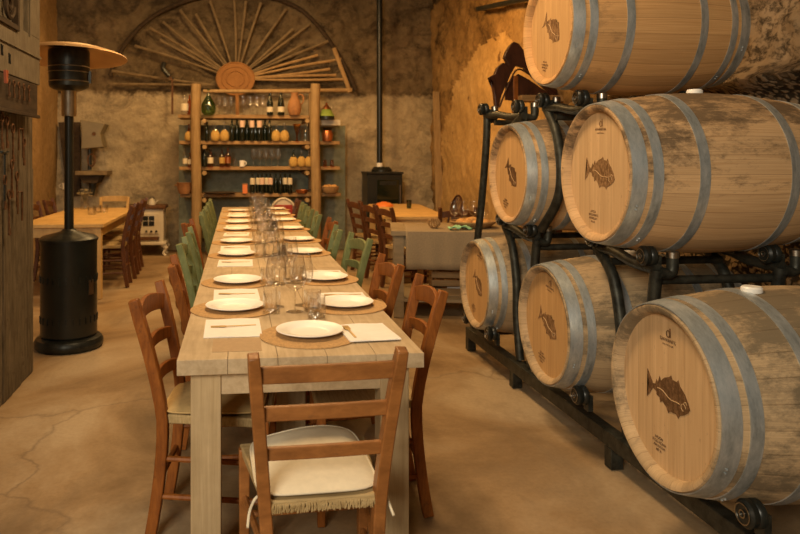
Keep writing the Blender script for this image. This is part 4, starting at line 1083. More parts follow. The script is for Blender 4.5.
def bottle_prof(kind, s=1.0):
    P_ = {
     'wine': [(0, 0), (0.036, 0), (0.038, 0.006), (0.038, 0.19), (0.034, 0.215), (0.016, 0.25), (0.0145, 0.30), (0.016, 0.302), (0.016, 0.315), (0, 0.315)],
     'champagne': [(0, 0), (0.042, 0), (0.045, 0.008), (0.045, 0.15), (0.036, 0.20), (0.018, 0.26), (0.0155, 0.31), (0.017, 0.315), (0.016, 0.335), (0, 0.335)],
     'liquor': [(0, 0), (0.04, 0), (0.043, 0.006), (0.043, 0.15), (0.036, 0.175), (0.014, 0.20), (0.014, 0.24), (0.018, 0.242), (0.018, 0.265), (0, 0.265)],
     'demijohn': [(0, 0), (0.07, 0), (0.10, 0.03), (0.11, 0.09), (0.10, 0.15), (0.055, 0.23), (0.025, 0.28), (0.022, 0.34), (0.028, 0.345), (0.028, 0.36), (0, 0.36)],
     'flask': [(0, 0), (0.045, 0), (0.062, 0.03), (0.065, 0.07), (0.052, 0.12), (0.022, 0.17), (0.014, 0.21), (0.013, 0.25), (0.016, 0.252), (0.016, 0.262), (0, 0.262)],
     'decanter': [(0, 0), (0.045, 0), (0.05, 0.01), (0.045, 0.08), (0.02, 0.14), (0.013, 0.18), (0.012, 0.25), (0.02, 0.26), (0.018, 0.29), (0, 0.30)],
     'jar': [(0, 0), (0.05, 0), (0.055, 0.01), (0.055, 0.13), (0.045, 0.15), (0.045, 0.17), (0.048, 0.175), (0.048, 0.195), (0, 0.195)],
    }[kind]
    return [(r*s, h*s) for r, h in P_]
def bottle(kind, px, shelf, glass, label, grp, lbl=None, s=1.0, dy=0.0, straw=False, capm=None):
    p = P(px, 100, SY+dy); z = sz[shelf] if isinstance(shelf, int) else shelf
    names = {'wine': 'wine_bottle', 'champagne': 'champagne_bottle', 'liquor': 'liquor_bottle', 'demijohn': 'demijohn', 'flask': 'wine_flask', 'decanter': 'decanter', 'jar': 'glass_jar'}
    t = thing(names[kind], label, 'jar' if kind == 'jar' else 'bottle', (p.x, SY+dy, z+0.001), 0, grp)
    pr = bottle_prof(kind, s)
    bm = B(); lathe(bm, pr, 20, cap=False); obj('body', bm, M[glass], t)
    if lbl:
        r = max(q[0] for q in pr)+0.0012
        h0, h1 = (0.05*s, 0.14*s) if kind != 'flask' else (0.03, 0.05)
        if kind == 'champagne': h0, h1 = 0.04*s, 0.11*s
        if lbl == 'neck': h0, h1, lbl = 0.20*s, 0.30*s, 'pinklabel'; r = 0.036
        bm = B(); lathe(bm, [(r, h0), (r, h1)], 20, cap=False); obj('label', bm, M[lbl], t)
    if straw:
        bm = B(); lathe(bm, [(0, -0.0), (0.05*s, 0), (0.067*s, 0.03*s), (0.070*s, 0.07*s), (0.058*s, 0.118*s), (0.03*s, 0.155*s)], 20, cap=False); obj('straw_basket', bm, M['straw'], t)
    if capm:
        h = pr[-1][1]; bm = B(); lathe(bm, [(0.017*s, h-0.03*s), (0.018*s, h), (0, h+0.002)], 14, cap=False); obj('cap', bm, M[capm], t)
    return t
GB = 'bottles and glassware on the rustic shelves'
bottle('decanter', 184.5, 0, 'glass', 'clear decanter on the top shelf outside the log post', GB, 'label', 1.1)
bottle('wine', 189.5, 0, 'amber_glass', 'slim amber bottle beside the clear decanter outside the post', GB, None, 0.9, 0.05)
bottle('demijohn', 208.5, 0, 'green_glass', 'green demijohn on the top shelf against the log post', GB)
bottle('champagne', 270, 0, 'dark_glass', 'dark sparkling wine bottle with a wide pale label on the top shelf', GB, 'label', 1.05)
bottle('champagne', 281, 0, 'dark_glass', 'black sparkling wine bottle with a round cream label on the top shelf', GB, 'label', 1.1)
# jug
p = P(294.5, 115, SY); t = thing('clay_jug', 'tall brown clay jug at the end of the top shelf', 'jug', (p.x, SY, sz[0]+0.001))
bm = B(); lathe(bm, [(0, 0), (0.07, 0), (0.095, 0.05), (0.105, 0.12), (0.085, 0.20), (0.055, 0.26), (0.05, 0.30), (0.058, 0.33), (0.052, 0.33), (0.045, 0.30)], 28, cap=False); obj('body', bm, M['terracotta'], t)
bm = B(); tube(bm, spline([(0.06, 0, 0.30), (0.12, 0, 0.29), (0.13, 0, 0.21), (0.095, 0, 0.15)], 5), 0.012, 8); obj('handle', bm, M['terracotta'], t)
def goblet(px, label, s=1.0, shelf=0, dy=0.0):
    p = P(px, 115, SY+dy); c = copy_tree(wine0); c.location = (p.x, SY+dy, sz[shelf]+0.001); c.scale = (s*1.2, s*1.2, s*1.2)
    tag(c, label, 'glass', 'stemmed glasses on the rustic shelves'); return c
for i, px in enumerate((219, 225, 231)): goblet(px, 'stemmed glass between the green demijohn and the paddle, %s one' % ORD[i], 1.0)
for i, px in enumerate((243, 250, 257, 263)): goblet(px, 'stemmed glass between the paddle and the sparkling wine, %s one' % ORD[i], 1.05)
for i, px in enumerate((254, 260, 266, 272, 278)): goblet(px, 'faint clear goblet on the third shelf, %s of the row' % ORD[i], 1.0, 2, 0.12)
for i, px in enumerate((207, 211.5)): bottle('wine' if i == 0 else 'decanter', px, 1, 'dark_glass' if i == 0 else 'glass', ('dark bottle against the post on the second shelf', 'clear decanter next to the dark bottle on the second shelf')[i], GB, None, 0.85)
bottle('flask', 189, 1, 'amber_glass', 'straw covered flask on the second shelf outside the log post', GB, None, 0.9, 0, True)
for i, px in enumerate((215.3, 224.5)): bottle('flask', px, 1, 'glass', ('straw covered wine flask, first inside the post on the second shelf', 'straw covered wine flask beside the dark bottles, second inside the post')[i], GB, None, 1.0, 0, True)
for i, px in enumerate((276, 284.5)): bottle('flask', px, 1, 'glass', ('straw covered wine flask just right of the dark bottles', 'straw covered wine flask between another flask and the pink funnel')[i], GB, None, 1.0, 0, True)
lb_ = [None, None, 'neck', None, 'neck', None, 'neck', None, None]
for i, px in enumerate((232, 237, 242.3, 247, 252, 255.5, 259.5, 265, 269.5)):
    bottle('wine', px, 1, 'dark_glass', 'dark wine bottle on the second shelf, %s from the straw flasks%s' % (ORD[i], ', pale labelled' if lb_[i] else ''), GB, lb_[i], 0.98, 0.06*(i % 2), False)
p = P(297, 141, SY); t = thing('glass_funnel', 'pinkish glass funnel vase on the second shelf', 'vase', (p.x, SY, sz[1]+0.001))
bm = B(); lathe(bm, [(0, 0), (0.03, 0), (0.012, 0.02), (0.012, 0.08), (0.06, 0.24), (0.062, 0.25)], 20, cap=False); obj('body', bm, M['amber_glass'], t)
bottle('jar', 305.5, 1, 'glass', 'tall clear jar against the right hand post of the second shelf', GB, None, 1.25)
# third shelf
bottle('wine', 185, 2, 'glass', 'clear bottle with a white label on the third shelf outside the post', GB, 'label', 0.85)
bottle('liquor', 190, 2, 'amber_glass', 'small labelled bottle close to the post on the third shelf', GB, 'label', 0.75)
bottle('liquor', 204.5, 2, 'dark_glass', 'dark squat bottle first inside the post on the third shelf', GB, None, 1.0)
bottle('liquor', 210.5, 2, 'amber_glass', 'amber liquor bottle with a cream label on the third shelf', GB, 'label', 0.95, 0, False, 'black')
bottle('liquor', 216, 2, 'glass', 'clear small bottle between two amber ones on the third shelf', GB, None, 0.8, 0.03)
bottle('liquor', 222, 2, 'amber_glass', 'amber flask shaped bottle with an orange label on the third shelf', GB, 'straw', 0.95, 0, False, 'black')
bottle('liquor', 228, 2, 'amber_glass', 'amber bottle with a copper label beside the glass tumblers', GB, 'copper', 1.0)
bottle('jar', 235, 2, 'glass', 'clear lidded jar beside the white mug', GB, None, 0.6)
p = P(242, 166, SY); t = thing('mug', 'small white mug on the third shelf', 'mug', (p.x, SY, sz[2]+0.001))
bm = B(); lathe(bm, [(0, 0), (0.036, 0), (0.038, 0.09), (0.034, 0.09), (0.032, 0.01), (0, 0.01)], 20, cap=False); obj('body', bm, M['china'], t)
bm = B(); tube(bm, spline([(0.036, 0, 0.075), (0.06, 0, 0.06), (0.055, 0, 0.03), (0.036, 0, 0.02)], 4), 0.006, 6); obj('handle', bm, M['china'], t)
for i, px in enumerate((293.5, 301.5, 309)): bottle('flask', px, 2, 'dark_glass' if i == 0 else 'glass', 'straw jacketed flask near the post on the third shelf, %s of three' % ORD[i], GB, None, 0.95, 0, True)
for i, px in enumerate((325, 332)): bottle('jar', px, 2, 'amber_glass', ('small amber jar outside the right hand post, closer to it', 'small amber jar outside the right hand post, farther from it')[i], GB, None, 0.5)
# fourth shelf
wl = ['label', 'label', 'pinklabel', 'label', 'pinklabel', None, None, 'label', 'label']
for i, px in enumerate((252.5, 258, 262, 266.5, 270.5, 276, 280.5, 285, 290)):
    p_ = bottle('wine', px, 3, 'dark_glass', 'dark wine bottle on the fourth shelf, %s from the orange box%s' % (ORD[i], ' with a pale label' if wl[i] else ', unlabelled'), GB, None, 0.9, 0.05*(i % 2))
    if wl[i]:
        bm = B(); lathe(bm, [(0.036, 0.13), (0.036, 0.215), (0.022, 0.225)], 18, cap=False); obj('label', bm, M[wl[i]], p_)
p = P(245, 193, SY); bm = B(); cbox(bm, (0, 0, 0.065), (0.07, 0.07, 0.13)); t = thing('small_box', 'small orange box standing alone on the fourth shelf', 'box', (p.x, SY, sz[3]+0.001)); obj('carton', bm, M['orange'], t, False, 0.004)
bm = B(); cbox(bm, (0, 0, 0.137), (0.074, 0.074, 0.014)); obj('lid', bm, M['terracotta'], t, False, 0.003)
p = P(220, 193, SY); bm = B(); lathe(bm, [(0, 0), (0.2, 0), (0.23, 0.02), (0.22, 0.024), (0.19, 0.008), (0, 0.008)], 32, cap=False); tag(obj('serving_tray', bm, M['darkwood'], None, loc=(p.x, SY, sz[3]+0.001)), 'flat dark tray on the fourth shelf', 'tray')
p = P(302, 193, SY); t = thing('copper_pan', 'shallow copper pan at the end of the fourth shelf', 'pan', (p.x, SY, sz[3]+0.001))
bm = B(); lathe(bm, [(0, 0), (0.07, 0), (0.1, 0.05), (0.094, 0.05), (0.066, 0.008), (0, 0.008)], 28, cap=False); obj('bowl', bm, M['copper'], t)
bm = B(); tube(bm, [(0.1, 0, 0.045), (0.17, -0.05, 0.06)], 0.008, 6); obj('handle', bm, M['iron'], t)
p = P(182.5, 193, SY); t = thing('cooking_pot', 'dark brown pot on the fourth shelf outside the post', 'pot', (p.x+0.03, SY, sz[3]+0.001))
bm = B(); lathe(bm, [(0, 0), (0.075, 0), (0.10, 0.06), (0.11, 0.15), (0.118, 0.16), (0.105, 0.16), (0.09, 0.06), (0, 0.02)], 28, cap=False); obj('body', bm, M['terracotta'], t)
for s in (-1, 1):
    bm = B(); tube(bm, [(s*0.10, -0.02, 0.12), (s*0.135, 0, 0.125), (s*0.10, 0.02, 0.12)], 0.008, 6); obj('handle', bm, M['terracotta'], t)
# right extension: lantern pot, funnel, bread basket
p = P(326.5, 118, SY); t = thing('lidded_lantern', 'green glazed pagoda lidded pot on the short cream shelf', 'pot', (p.x, SY, sgr+0.001))
bm = B(); lathe(bm, [(0, 0), (0.118, 0), (0.118, 0.045), (0, 0.045)], 28, cap=False); obj('base', bm, M['black'], t)
bm = B(); lathe(bm, [(0.122, 0.045), (0.11, 0.06), (0.07, 0.14), (0.055, 0.15)], 28, cap=False); obj('shoulder', bm, M['greenglaze'], t)
bm = B(); lathe(bm, [(0.068, 0.148), (0.06, 0.165), (0.025, 0.21), (0.012, 0.22), (0.018, 0.235), (0, 0.25)], 24, cap=False); obj('lid', bm, M['copper'], t)
p = P(328, 141, SY); t = thing('glazed_pot', 'brown glazed pot with a wide dark rim under the cream shelf', 'pot', (p.x-0.01, SY, sz[1]+0.001))
bm = B(); lathe(bm, [(0, 0), (0.07, 0), (0.075, 0.03), (0.085, 0.10), (0.06, 0.16)], 24, cap=False); obj('body', bm, M['copper'], t)
bm = B(); lathe(bm, [(0.06, 0.16), (0.08, 0.19), (0.115, 0.20), (0.11, 0.205), (0.07, 0.2)], 24, cap=False); obj('rim', bm, M['black'], t)
p = P(331, 193, SY); t = thing('wicker_basket', 'shallow wicker basket of bread at the end of the fourth shelf', 'basket', (p.x-0.02, SY, sz[3]+0.001))
bm = B(); lathe(bm, [(0, 0), (0.09, 0), (0.13, 0.05), (0.135, 0.09), (0.125, 0.09), (0.11, 0.05), (0.08, 0.01), (0, 0.01)], 28, cap=False); obj('bowl', bm, M['wicker'], t)
bm = B(); tube(bm, [(0.13*math.cos(a), 0.13*math.sin(a), 0.092) for a in [2*PI*k/24 for k in range(24)]], 0.01, 6, closed=True); obj('rim', bm, M['wicker'], t)
for i, (dx, dy) in enumerate(((-0.06, -0.02), (0.0, 0.03), (0.06, -0.02))):
    bm = B(); bmesh.ops.create_uvsphere(bm, u_segments=14, v_segments=8, radius=0.045)
    for v in bm.verts: v.co.z *= 0.7; v.co.x *= 1.05
    tag(obj('bread_roll', bm, M['bread'], None, loc=(p.x-0.02+dx, SY+dy, sz[3]+0.095)), 'bread roll in the wicker basket, %s' % ('next to the post', 'in the middle', 'farthest from the post')[i], 'bread', 'bread rolls in the shelf basket')

# ------------------------------------------------------------------ pellet stove and flue
p0 = P(367.5, 172, 10.35); p1 = P(402.5, 172, 10.35)
t = thing('pellet_stove', 'black stove with a dark glass door under the flue against the back wall', 'stove', ((p0.x+p1.x)/2, 10.6, 0))
hw = (p1.x-p0.x)/2; zt = p0.z
bm = B(); box(bm, (-hw, -0.25, 0.04), (hw, 0.22, zt-0.03)); obj('cabinet', bm, M['black'], t, False, 0.01)
bm = B(); box(bm, (-hw-0.015, -0.27, zt-0.03), (hw+0.015, 0.22, zt)); obj('top_plate', bm, M['iron'], t, False, 0.005)
bm = B(); box(bm, (-hw*0.45, -0.258, 0.55), (hw*0.8, -0.25, zt-0.12)); d_ = obj('door', bm, M['dark_glass'], t, False)
bm = B(); box(bm, (hw*0.84, -0.275, 0.6), (hw*0.88, -0.25, zt-0.2)); obj('handle', bm, M['steel'], d_, False)
bm = B(); box(bm, (-hw*0.3, -0.262, zt-0.2), (hw*0.65, -0.25, zt-0.14)); obj('air_slot', bm, M['iron'], t, False)
bm = B(); lathe(bm, [(0.16, zt), (0.16, zt+0.03), (0.12, zt+0.075), (0, zt+0.075)], 24, cap=False); obj('humidifier_dish', bm, M['iron'], t)
for sx in (-1, 1):
    for sy in (-0.2, 0.17):
        bm = B(); box(bm, (sx*hw*0.8-0.03, sy-0.03, 0), (sx*hw*0.8+0.03, sy+0.03, 0.04)); obj('foot', bm, M['black'], t, False)
q = P(380, 170, 10.55)
t = thing('flue_pipe', 'slim black stove flue rising to the vault', 'pipe', (q.x, 10.58, zt+0.076))
bm = B(); lathe(bm, [(0.043, 0), (0.043, 4.55-zt-0.076)], 24); obj('pipe', bm, M['black'], t)
bm = B(); lathe(bm, [(0.047, 0.0), (0.047, 0.06)], 24); tag(obj('collar', bm, M['china'], t), 'white collar ring')

# ------------------------------------------------------------------ pine tables at the back
def pine_table(label, cx, cy, w_, l_, rz, round_=0.0, h=0.76):
    t = thing('pine_table', label, 'table', (cx, cy, 0), rz, 'pine tables at the back')
    bm = B()
    if round_:
        pts = []
        for sx, sy, a0 in ((1, 1, 0), (-1, 1, 90), (-1, -1, 180), (1, -1, 270)):
            for k in range(6):
                a = R(a0+18*k); pts.append((sx*(w_/2-round_)+round_*math.cos(a), sy*(l_/2-round_)+round_*math.sin(a)))
        prism(bm, pts, 'Z', h-0.035, h)
    else: box(bm, (-w_/2, -l_/2, h-0.035), (w_/2, l_/2, h))
    obj('tabletop', bm, M['pine'], t, False, 0.004)
    for sx in (-1, 1):
        for sy in (-1, 1):
            bm = B(); cbox(bm, (sx*(w_/2-0.07), sy*(l_/2-0.07), (h-0.035)/2), (0.08, 0.08, h-0.035)); obj('leg', bm, M['pine_v'], t, False, 0.004)
        bm = B(); cbox(bm, (sx*(w_/2-0.06), 0, h-0.085), (0.022, l_-0.22, 0.10)); obj('apron', bm, M['pine'], t, False)
    for sy in (-1, 1):
        bm = B(); cbox(bm, (0, sy*(l_/2-0.06), h-0.085), (w_-0.22, 0.022, 0.10)); obj('apron', bm, M['pine_v'], t, False)
    return t
pine_table('bright pine table behind the patio heater', -1.745, 8.32, 0.84, 2.35, 0)
pine_table('pine table with rounded corners in front of the pellet stove', 2.12, 8.75, 0.74, 2.2, R(-6), 0.12)
# items on the left pine table
p = D(85, 208, 9.0); t = thing('glass_vase', 'glass jar with dark foliage on the pine table behind the heater', 'vase', (p.x, p.y, 0.761))
bm = B(); lathe(bm, [(0, 0), (0.05, 0), (0.055, 0.02), (0.05, 0.13), (0.04, 0.14)], 20, cap=False); obj('jar', bm, M['glass'], t)
bm = B()
for k in range(14):
    a = rnd.uniform(0, 2*PI); r = rnd.uniform(0.02, 0.09)
    tube(bm, spline([(0, 0, 0.02), (r*0.3*math.cos(a), r*0.3*math.sin(a), 0.14), (r*math.cos(a), r*math.sin(a), rnd.uniform(0.18, 0.26))], 4), 0.004, 5)
    c_ = (r*math.cos(a), r*math.sin(a), rnd.uniform(0.17, 0.25)); cbox(bm, c_, (0.04, 0.03, 0.012), Matrix.Rotation(a, 3, 'X'))
obj('foliage', bm, M['olive'], t)
for i, (px, d) in enumerate(((97, 8.35), (104, 8.4), (92, 8.1))):
    p = D(px, 210, d); c = copy_tree(tumb0); c.location = (p.x, p.y, 0.761); c.scale = (1.3, 1.3, 1.0)
    tag(c, 'glass tumbler beside the foliage jar on the pine table, %s' % ('middle', 'nearest the aisle', 'nearest the jar')[i], 'glass', 'tumblers on the pine table')
# items on the right pine table
p = P(384, 203, 9.35); p.x = max(p.x, 2.0)
t = thing('orange_bowl', 'upturned orange bowl on the pine table in front of the pellet stove', 'bowl', (p.x, 9.35, 0.761))
bm = B(); lathe(bm, [(0.13, 0), (0.125, 0.02), (0.09, 0.045), (0.04, 0.055), (0, 0.055)], 28, cap=False); obj('shell', bm, M['orange'], t)
bm = B(); lathe(bm, [(0.04, 0.054), (0.042, 0.062), (0.034, 0.062), (0.034, 0.056)], 20, cap=False); obj('foot_ring', bm, M['orange'], t)
p = P(409, 207, 8.9); bm = B(); lathe(bm, [(0, 0), (0.03, 0), (0.035, 0.11), (0.032, 0.11), (0.028, 0.01), (0, 0.01)], 20, cap=False)
tag(obj('candle_jar', bm, M['green_glass'], None, loc=(p.x, 8.9, 0.761)), 'small green glass jar on the pine table near the stove', 'jar')
# bow-back chair
t = thing('bow_back_chair', 'dark bow backed spindle chair beside the leaning plank', 'chair', (2.72, 9.0, 0), R(95))
bm = B(); lathe(bm, [(0, 0.42), (0.2, 0.42), (0.215, 0.44), (0.2, 0.46), (0, 0.455)], 24, cap=False); obj('seat', bm, M['mahogany'], t)
hp_ = [(0.21*math.cos(a), -0.17-0.05*math.sin(a), 0.60+0.32*math.sin(a)) for a in [PI*k/16 for k in range(17)]]
bm = B(); tube(bm, [(0.17, -0.12, 0.45)]+hp_+[(-0.17, -0.12, 0.45)], 0.014, 8); obj('back_bow', bm, M['mahogany'], t)
for k in range(5):
    x = -0.12+0.06*k; bm = B(); tube(bm, [(x*0.8, -0.14, 0.45), (x, -0.215, 0.60+0.30*math.sqrt(1-(x/0.21)**2))], 0.008, 6); obj('spindle', bm, M['mahogany'], t)
for sx in (-1, 1):
    for sy in (-1, 1):
        bm = B(); tube(bm, [(sx*0.2, sy*0.2, 0), (sx*0.13, sy*0.13, 0.43)], 0.015, 8); obj('leg', bm, M['mahogany'], t)

# ------------------------------------------------------------------ linen covered sideboard table
tb = D(394, 233, 6.15)
t = thing('sideboard_table', 'pale grey wooden table draped with a linen cloth between the dining table and the barrels', 'table', (tb.x+0.60, tb.y+0.30, 0), R(-12))
W_, L_ = 1.10, 0.82
bm = B(); box(bm, (-W_/2, -L_/2, 0.73), (W_/2, L_/2, 0.775)); obj('tabletop', bm, M['sideboard'], t, False, 0.004)
for sx in (-1, 1):
    for sy in (-1, 1):
        bm = B(); cbox(bm, (sx*(W_/2-0.07), sy*(L_/2-0.07), 0.365), (0.09, 0.09, 0.73)); obj('leg', bm, M['sideboard'], t, False, 0.004)
bm = B(); box(bm, (-W_/2+0.03, -L_/2+0.03, 0.14), (W_/2-0.03, L_/2-0.03, 0.17)); obj('lower_shelf', bm, M['sideboard'], t, False, 0.004)
for sy in (-1, 1):
    bm = B(); cbox(bm, (0, sy*(L_/2-0.05), 0.68), (W_-0.22, 0.022, 0.10)); obj('apron', bm, M['sideboard'], t, False)
tmat = t.matrix_basis.copy(); tl = t.location.copy(); tr = Matrix.Rotation(R(-12), 3, 'Z')
def on_side(x, y, z): return Vector((tl.x, tl.y, 0))+tr@Vector((x, y, 0))+Vector((0, 0, z))
# linen runner hanging over the front
bm = B(); nx = 40
rows = []
path = [(0.36, 0.779), (0.0, 0.7795), (-L_/2+0.02, 0.779), (-L_/2-0.012, 0.770), (-L_/2-0.018, 0.70), (-L_/2-0.020, 0.60), (-L_/2-0.022, 0.50), (-L_/2-0.022, 0.44)]
for i in range(nx+1):
    x = -W_/2+0.13+(W_-0.20)*i/nx
    rows.append([bm.verts.new((x, y-(0.006*math.sin(i*0.8)*(0.775-z)/0.3 if z < 0.77 else 0), z)) for y, z in path])
for a, b in zip(rows, rows[1:]):
    for k in range(len(path)-1): bm.faces.new((a[k], b[k], b[k+1], a[k+1]))
cl = obj('linen_cloth', bm, M['linen'], None, True, loc=(tl.x, tl.y, 0)); cl.rotation_euler.z = R(-12)
so = cl.modifiers.new('thick', 'SOLIDIFY'); so.thickness = 0.003; so.offset = 1
tag(cl, 'natural linen cloth hanging over the front of the sideboard table', 'tablecloth')
# things on it
q = on_side(0.20, -0.10, 0.784)
t = thing('bread_tray', 'woven tray heaped with bread and corks on the linen cloth', 'tray', q)
bm = B(); lathe(bm, [(0, 0), (0.15, 0), (0.20, 0.04), (0.205, 0.05), (0.195, 0.05), (0.15, 0.01), (0, 0.01)], 32, cap=False); obj('tray', bm, M['wicker'], t)
bm = B(); tube(bm, [(0.2*math.cos(a), 0.2*math.sin(a), 0.052) for a in [2*PI*k/32 for k in range(32)]], 0.009, 6, closed=True); obj('rim', bm, M['wicker'], t)
for k in range(9):
    a = 2*PI*k/8; r = 0.11 if k < 8 else 0
    bm = B(); bmesh.ops.create_uvsphere(bm, u_segments=12, v_segments=8, radius=0.042)
    for v in bm.verts: v.co.x *= 1.3; v.co.z *= 0.75
    o = obj('bread_piece', bm, M['bread'], None, loc=(q.x+r*math.cos(a), q.y+r*math.sin(a), q.z+0.045+(0.02 if k == 8 else 0))); o.rotation_euler.z = a
    tag(o, 'small piece of bread heaped in the woven tray on the linen cloth', 'bread', 'bread pieces in the woven tray')
q = on_side(-0.16, -0.22, 0.784)
t = thing('wire_basket', 'small round wicker ball basket at the corner of the linen cloth', 'basket', q)
bm = B()
for k in range(7):
    a = PI*k/7; tube(bm, [(0.055*math.cos(a)*math.cos(b), 0.055*math.sin(a)*math.cos(b), 0.05+0.045*math.sin(b)) for b in [2*PI*j/20 for j in range(20)]], 0.0045, 5, closed=True)
obj('cage', bm, M['wicker'], t)
bm = B(); lathe(bm, [(0, 0), (0.03, 0), (0.035, 0.008), (0, 0.008)], 16, cap=False); obj('base', bm, M['wicker'], t)
q = on_side(0.06, -0.33, 0.784)
bm = B()
g_ = [[bm.verts.new((-0.10+0.2*i/10, -0.05+0.10*j/6, 0.012+0.014*math.sin(i*1.3+j)*math.cos(j*1.7)+0.012*(1-abs(i-5)/5))) for j in range(7)] for i in range(11)]
for i in range(10):
    for j in range(6): bm.faces.new((g_[i][j], g_[i+1][j], g_[i+1][j+1], g_[i][j+1]))
o = obj('folded_napkin', bm, M['mint'], None, True, loc=q); m_ = o.modifiers.new('thick', 'SOLIDIFY'); m_.thickness = 0.008
tag(o, 'crumpled mint green napkin at the front of the linen cloth', 'napkin')
for i, (x, y) in enumerate(((0.14, 0.12), (0.24, 0.16), (0.33, 0.10), (0.06, 0.18))):
    q = on_side(x, y, 0.784); c = copy_tree(wine0); c.location = q; c.scale = (1, 1, 1)
    tag(c, 'stemmed glass behind the bread tray, %s from the aisle' % ('second', 'third', 'farthest', 'first')[i], 'glass', 'stemmed glasses on the sideboard table')
q = on_side(0.12, 0.0, 0.17)
t = thing('storage_crate', 'slatted wooden crate on the lower shelf of the sideboard table', 'crate', q, R(-12))
bm = B()
for k in range(3):
    z = 0.01+0.075*k
    box(bm, (-0.30, -0.20, z), (0.30, -0.185, z+0.055)); box(bm, (-0.30, 0.185, z), (0.30, 0.20, z+0.055))
    box(bm, (-0.30, -0.185, z), (-0.285, 0.185, z+0.055)); box(bm, (0.285, -0.185, z), (0.30, 0.185, z+0.055))
obj('slats', bm, M['shelf'], t, False)
bm = B(); box(bm, (-0.30, -0.20, 0), (0.30, 0.20, 0.01)); obj('bottom', bm, M['shelf'], t, False)
q = on_side(-0.2, -0.02, 0.25)
bm = B(); box(bm, (-0.12, -0.1, 0), (0.12, 0.1, 0.06)); o = obj('stacked_paper', bm, M['paper'], None, False, 0.003, loc=on_side(0.1, -0.02, 0.182)); o.rotation_euler.z = R(-20)
tag(o, 'stack of white paper inside the slatted crate', 'paper')

# ------------------------------------------------------------------ white enamel cook stove
p0 = D(146, 203, 10.3)
t = thing('enamel_stove', 'small antique white enamel cook stove on curved legs by the back wall', 'stove', (-1.32, 10.45, 0))
bm = B(); box(bm, (-0.26, -0.17, 0.20), (0.26, 0.20, 0.68)); obj('body', bm, M['white'], t, False, 0.012)
bm = B(); box(bm, (-0.29, -0.20, 0.68), (0.29, 0.22, 0.73)); tag(obj('cooktop', bm, M['rust'], t, False, 0.01), 'rusty brown cooktop')
bm = B(); box(bm, (-0.30, -0.20, 0.16), (0.30, 0.22, 0.205)); obj('plinth', bm, M['white'], t, False, 0.01)
bm = B(); box(bm, (-0.20, -0.182, 0.32), (0.20, -0.17, 0.62)); dr = obj('oven_door', bm, M['white'], t, False, 0.008)
bm = B(); box(bm, (-0.03, -0.19, 0.44), (0.13, -0.182, 0.58)); pn = obj('window', bm, M['black'], dr, False)
bm = B(); box(bm, (0.045, -0.194, 0.44), (0.052, -0.19, 0.58)); box(bm, (-0.03, -0.194, 0.507), (0.13, -0.19, 0.513)); obj('bars', bm, M['white'], dr, False)
for k in range(3):
    bm = B(); lathe(bm, [(0.015, 0), (0.015, 0.02), (0, 0.02)], 12, axis='Y'); o = obj('knob', bm, M['iron'], t, loc=(0.02+0.07*k, -0.21, 0.36))
bm = B(); box(bm, (-0.15, -0.19, 0.23), (0.20, -0.17, 0.28)); obj('ash_grate', bm, M['rust'], t, False)
for sx in (-1, 1):
    for sy in (-0.15, 0.16):
        bm = B(); tube(bm, spline([(sx*0.24, sy, 0.17), (sx*0.29, sy, 0.11), (sx*0.26, sy, 0.04), (sx*0.29, sy-0.01, 0.0)], 5), [0.035]*6+[0.022]*6+[0.018]*4, 8); obj('curved_leg', bm, M['white'], t)
t = thing('kettle', 'small pale kettle on the rusty top of the enamel stove', 'kettle', (-1.24, 10.42, 0.731))
bm = B(); lathe(bm, [(0, 0), (0.05, 0), (0.055, 0.03), (0.04, 0.075), (0.015, 0.085), (0.01, 0.1), (0, 0.1)], 20, cap=False); obj('body', bm, M['white'], t)
bm = B(); tube(bm, [(0.05, 0, 0.03), (0.09, 0, 0.07)], 0.008, 6); obj('spout', bm, M['white'], t)
bm = B(); tube(bm, [(0.045*math.cos(a), 0, 0.06+0.06*math.sin(a)) for a in [PI*k/8 for k in range(9)]], 0.004, 6); obj('handle', bm, M['iron'], t)

# ------------------------------------------------------------------ wall grinder beside the heater
def PW(px, py, Y=10.55): return P(px, py, Y)
c = PW(92, 135); t = thing('wall_grinder', 'olive enamel hopper grinder mounted on the back wall beside the heater pole', 'grinder', (c.x, 10.7, PW(90, 196).z))
oz = t.location.z; ox = c.x
bm = B(); poly = [PW(*q) for q in ((81, 120), (106, 124), (101, 134), (104, 147), (82, 149), (83, 134))]
prism(bm, [(q.x-ox, q.z-oz) for q in poly], 'Y', -0.22, 0.1); hp2 = obj('hopper', bm, M['olive'], t, False, 0.008)
bm = B(); lathe(bm, [(0.028, 0), (0.028, 0.012), (0, 0.015)], 16, axis='Y'); obj('rivet_plate', bm, M['rust'], hp2, loc=(PW(95, 134).x-ox, -0.235, PW(95, 134).z-oz))
bm = B(); tube(bm, [(PW(89, 149).x-ox, -0.1, PW(89, 149).z-oz), (PW(89, 170).x-ox, -0.1, PW(89, 170).z-oz)], 0.03, 10); obj('spindle', bm, M['iron'], t)
bm = B(); tube(bm, [(PW(91, 160).x-ox+0.05*math.cos(a), -0.12, PW(91, 160).z-oz+0.09*math.sin(a)) for a in [2*PI*k/20 for k in range(20)]], 0.012, 6, closed=True); obj('hand_wheel', bm, M['rust'], t)
a = PW(76, 171); b = PW(108, 175)
bm = B(); box(bm, (a.x-ox, -0.22, b.z-oz), (b.x-ox, 0.2, a.z-oz)); obj('tray', bm, M['fanpole'], t, False, 0.006)
a = PW(79, 175); b = PW(101, 183)
bm = B(); prism(bm, [(a.x-ox, a.z-oz), (b.x-ox, a.z-oz), (b.x-ox-0.06, b.z-oz), (a.x-ox+0.05, b.z-oz)], 'Y', -0.15, 0.2); obj('bracket', bm, M['darkwood'], t, False)
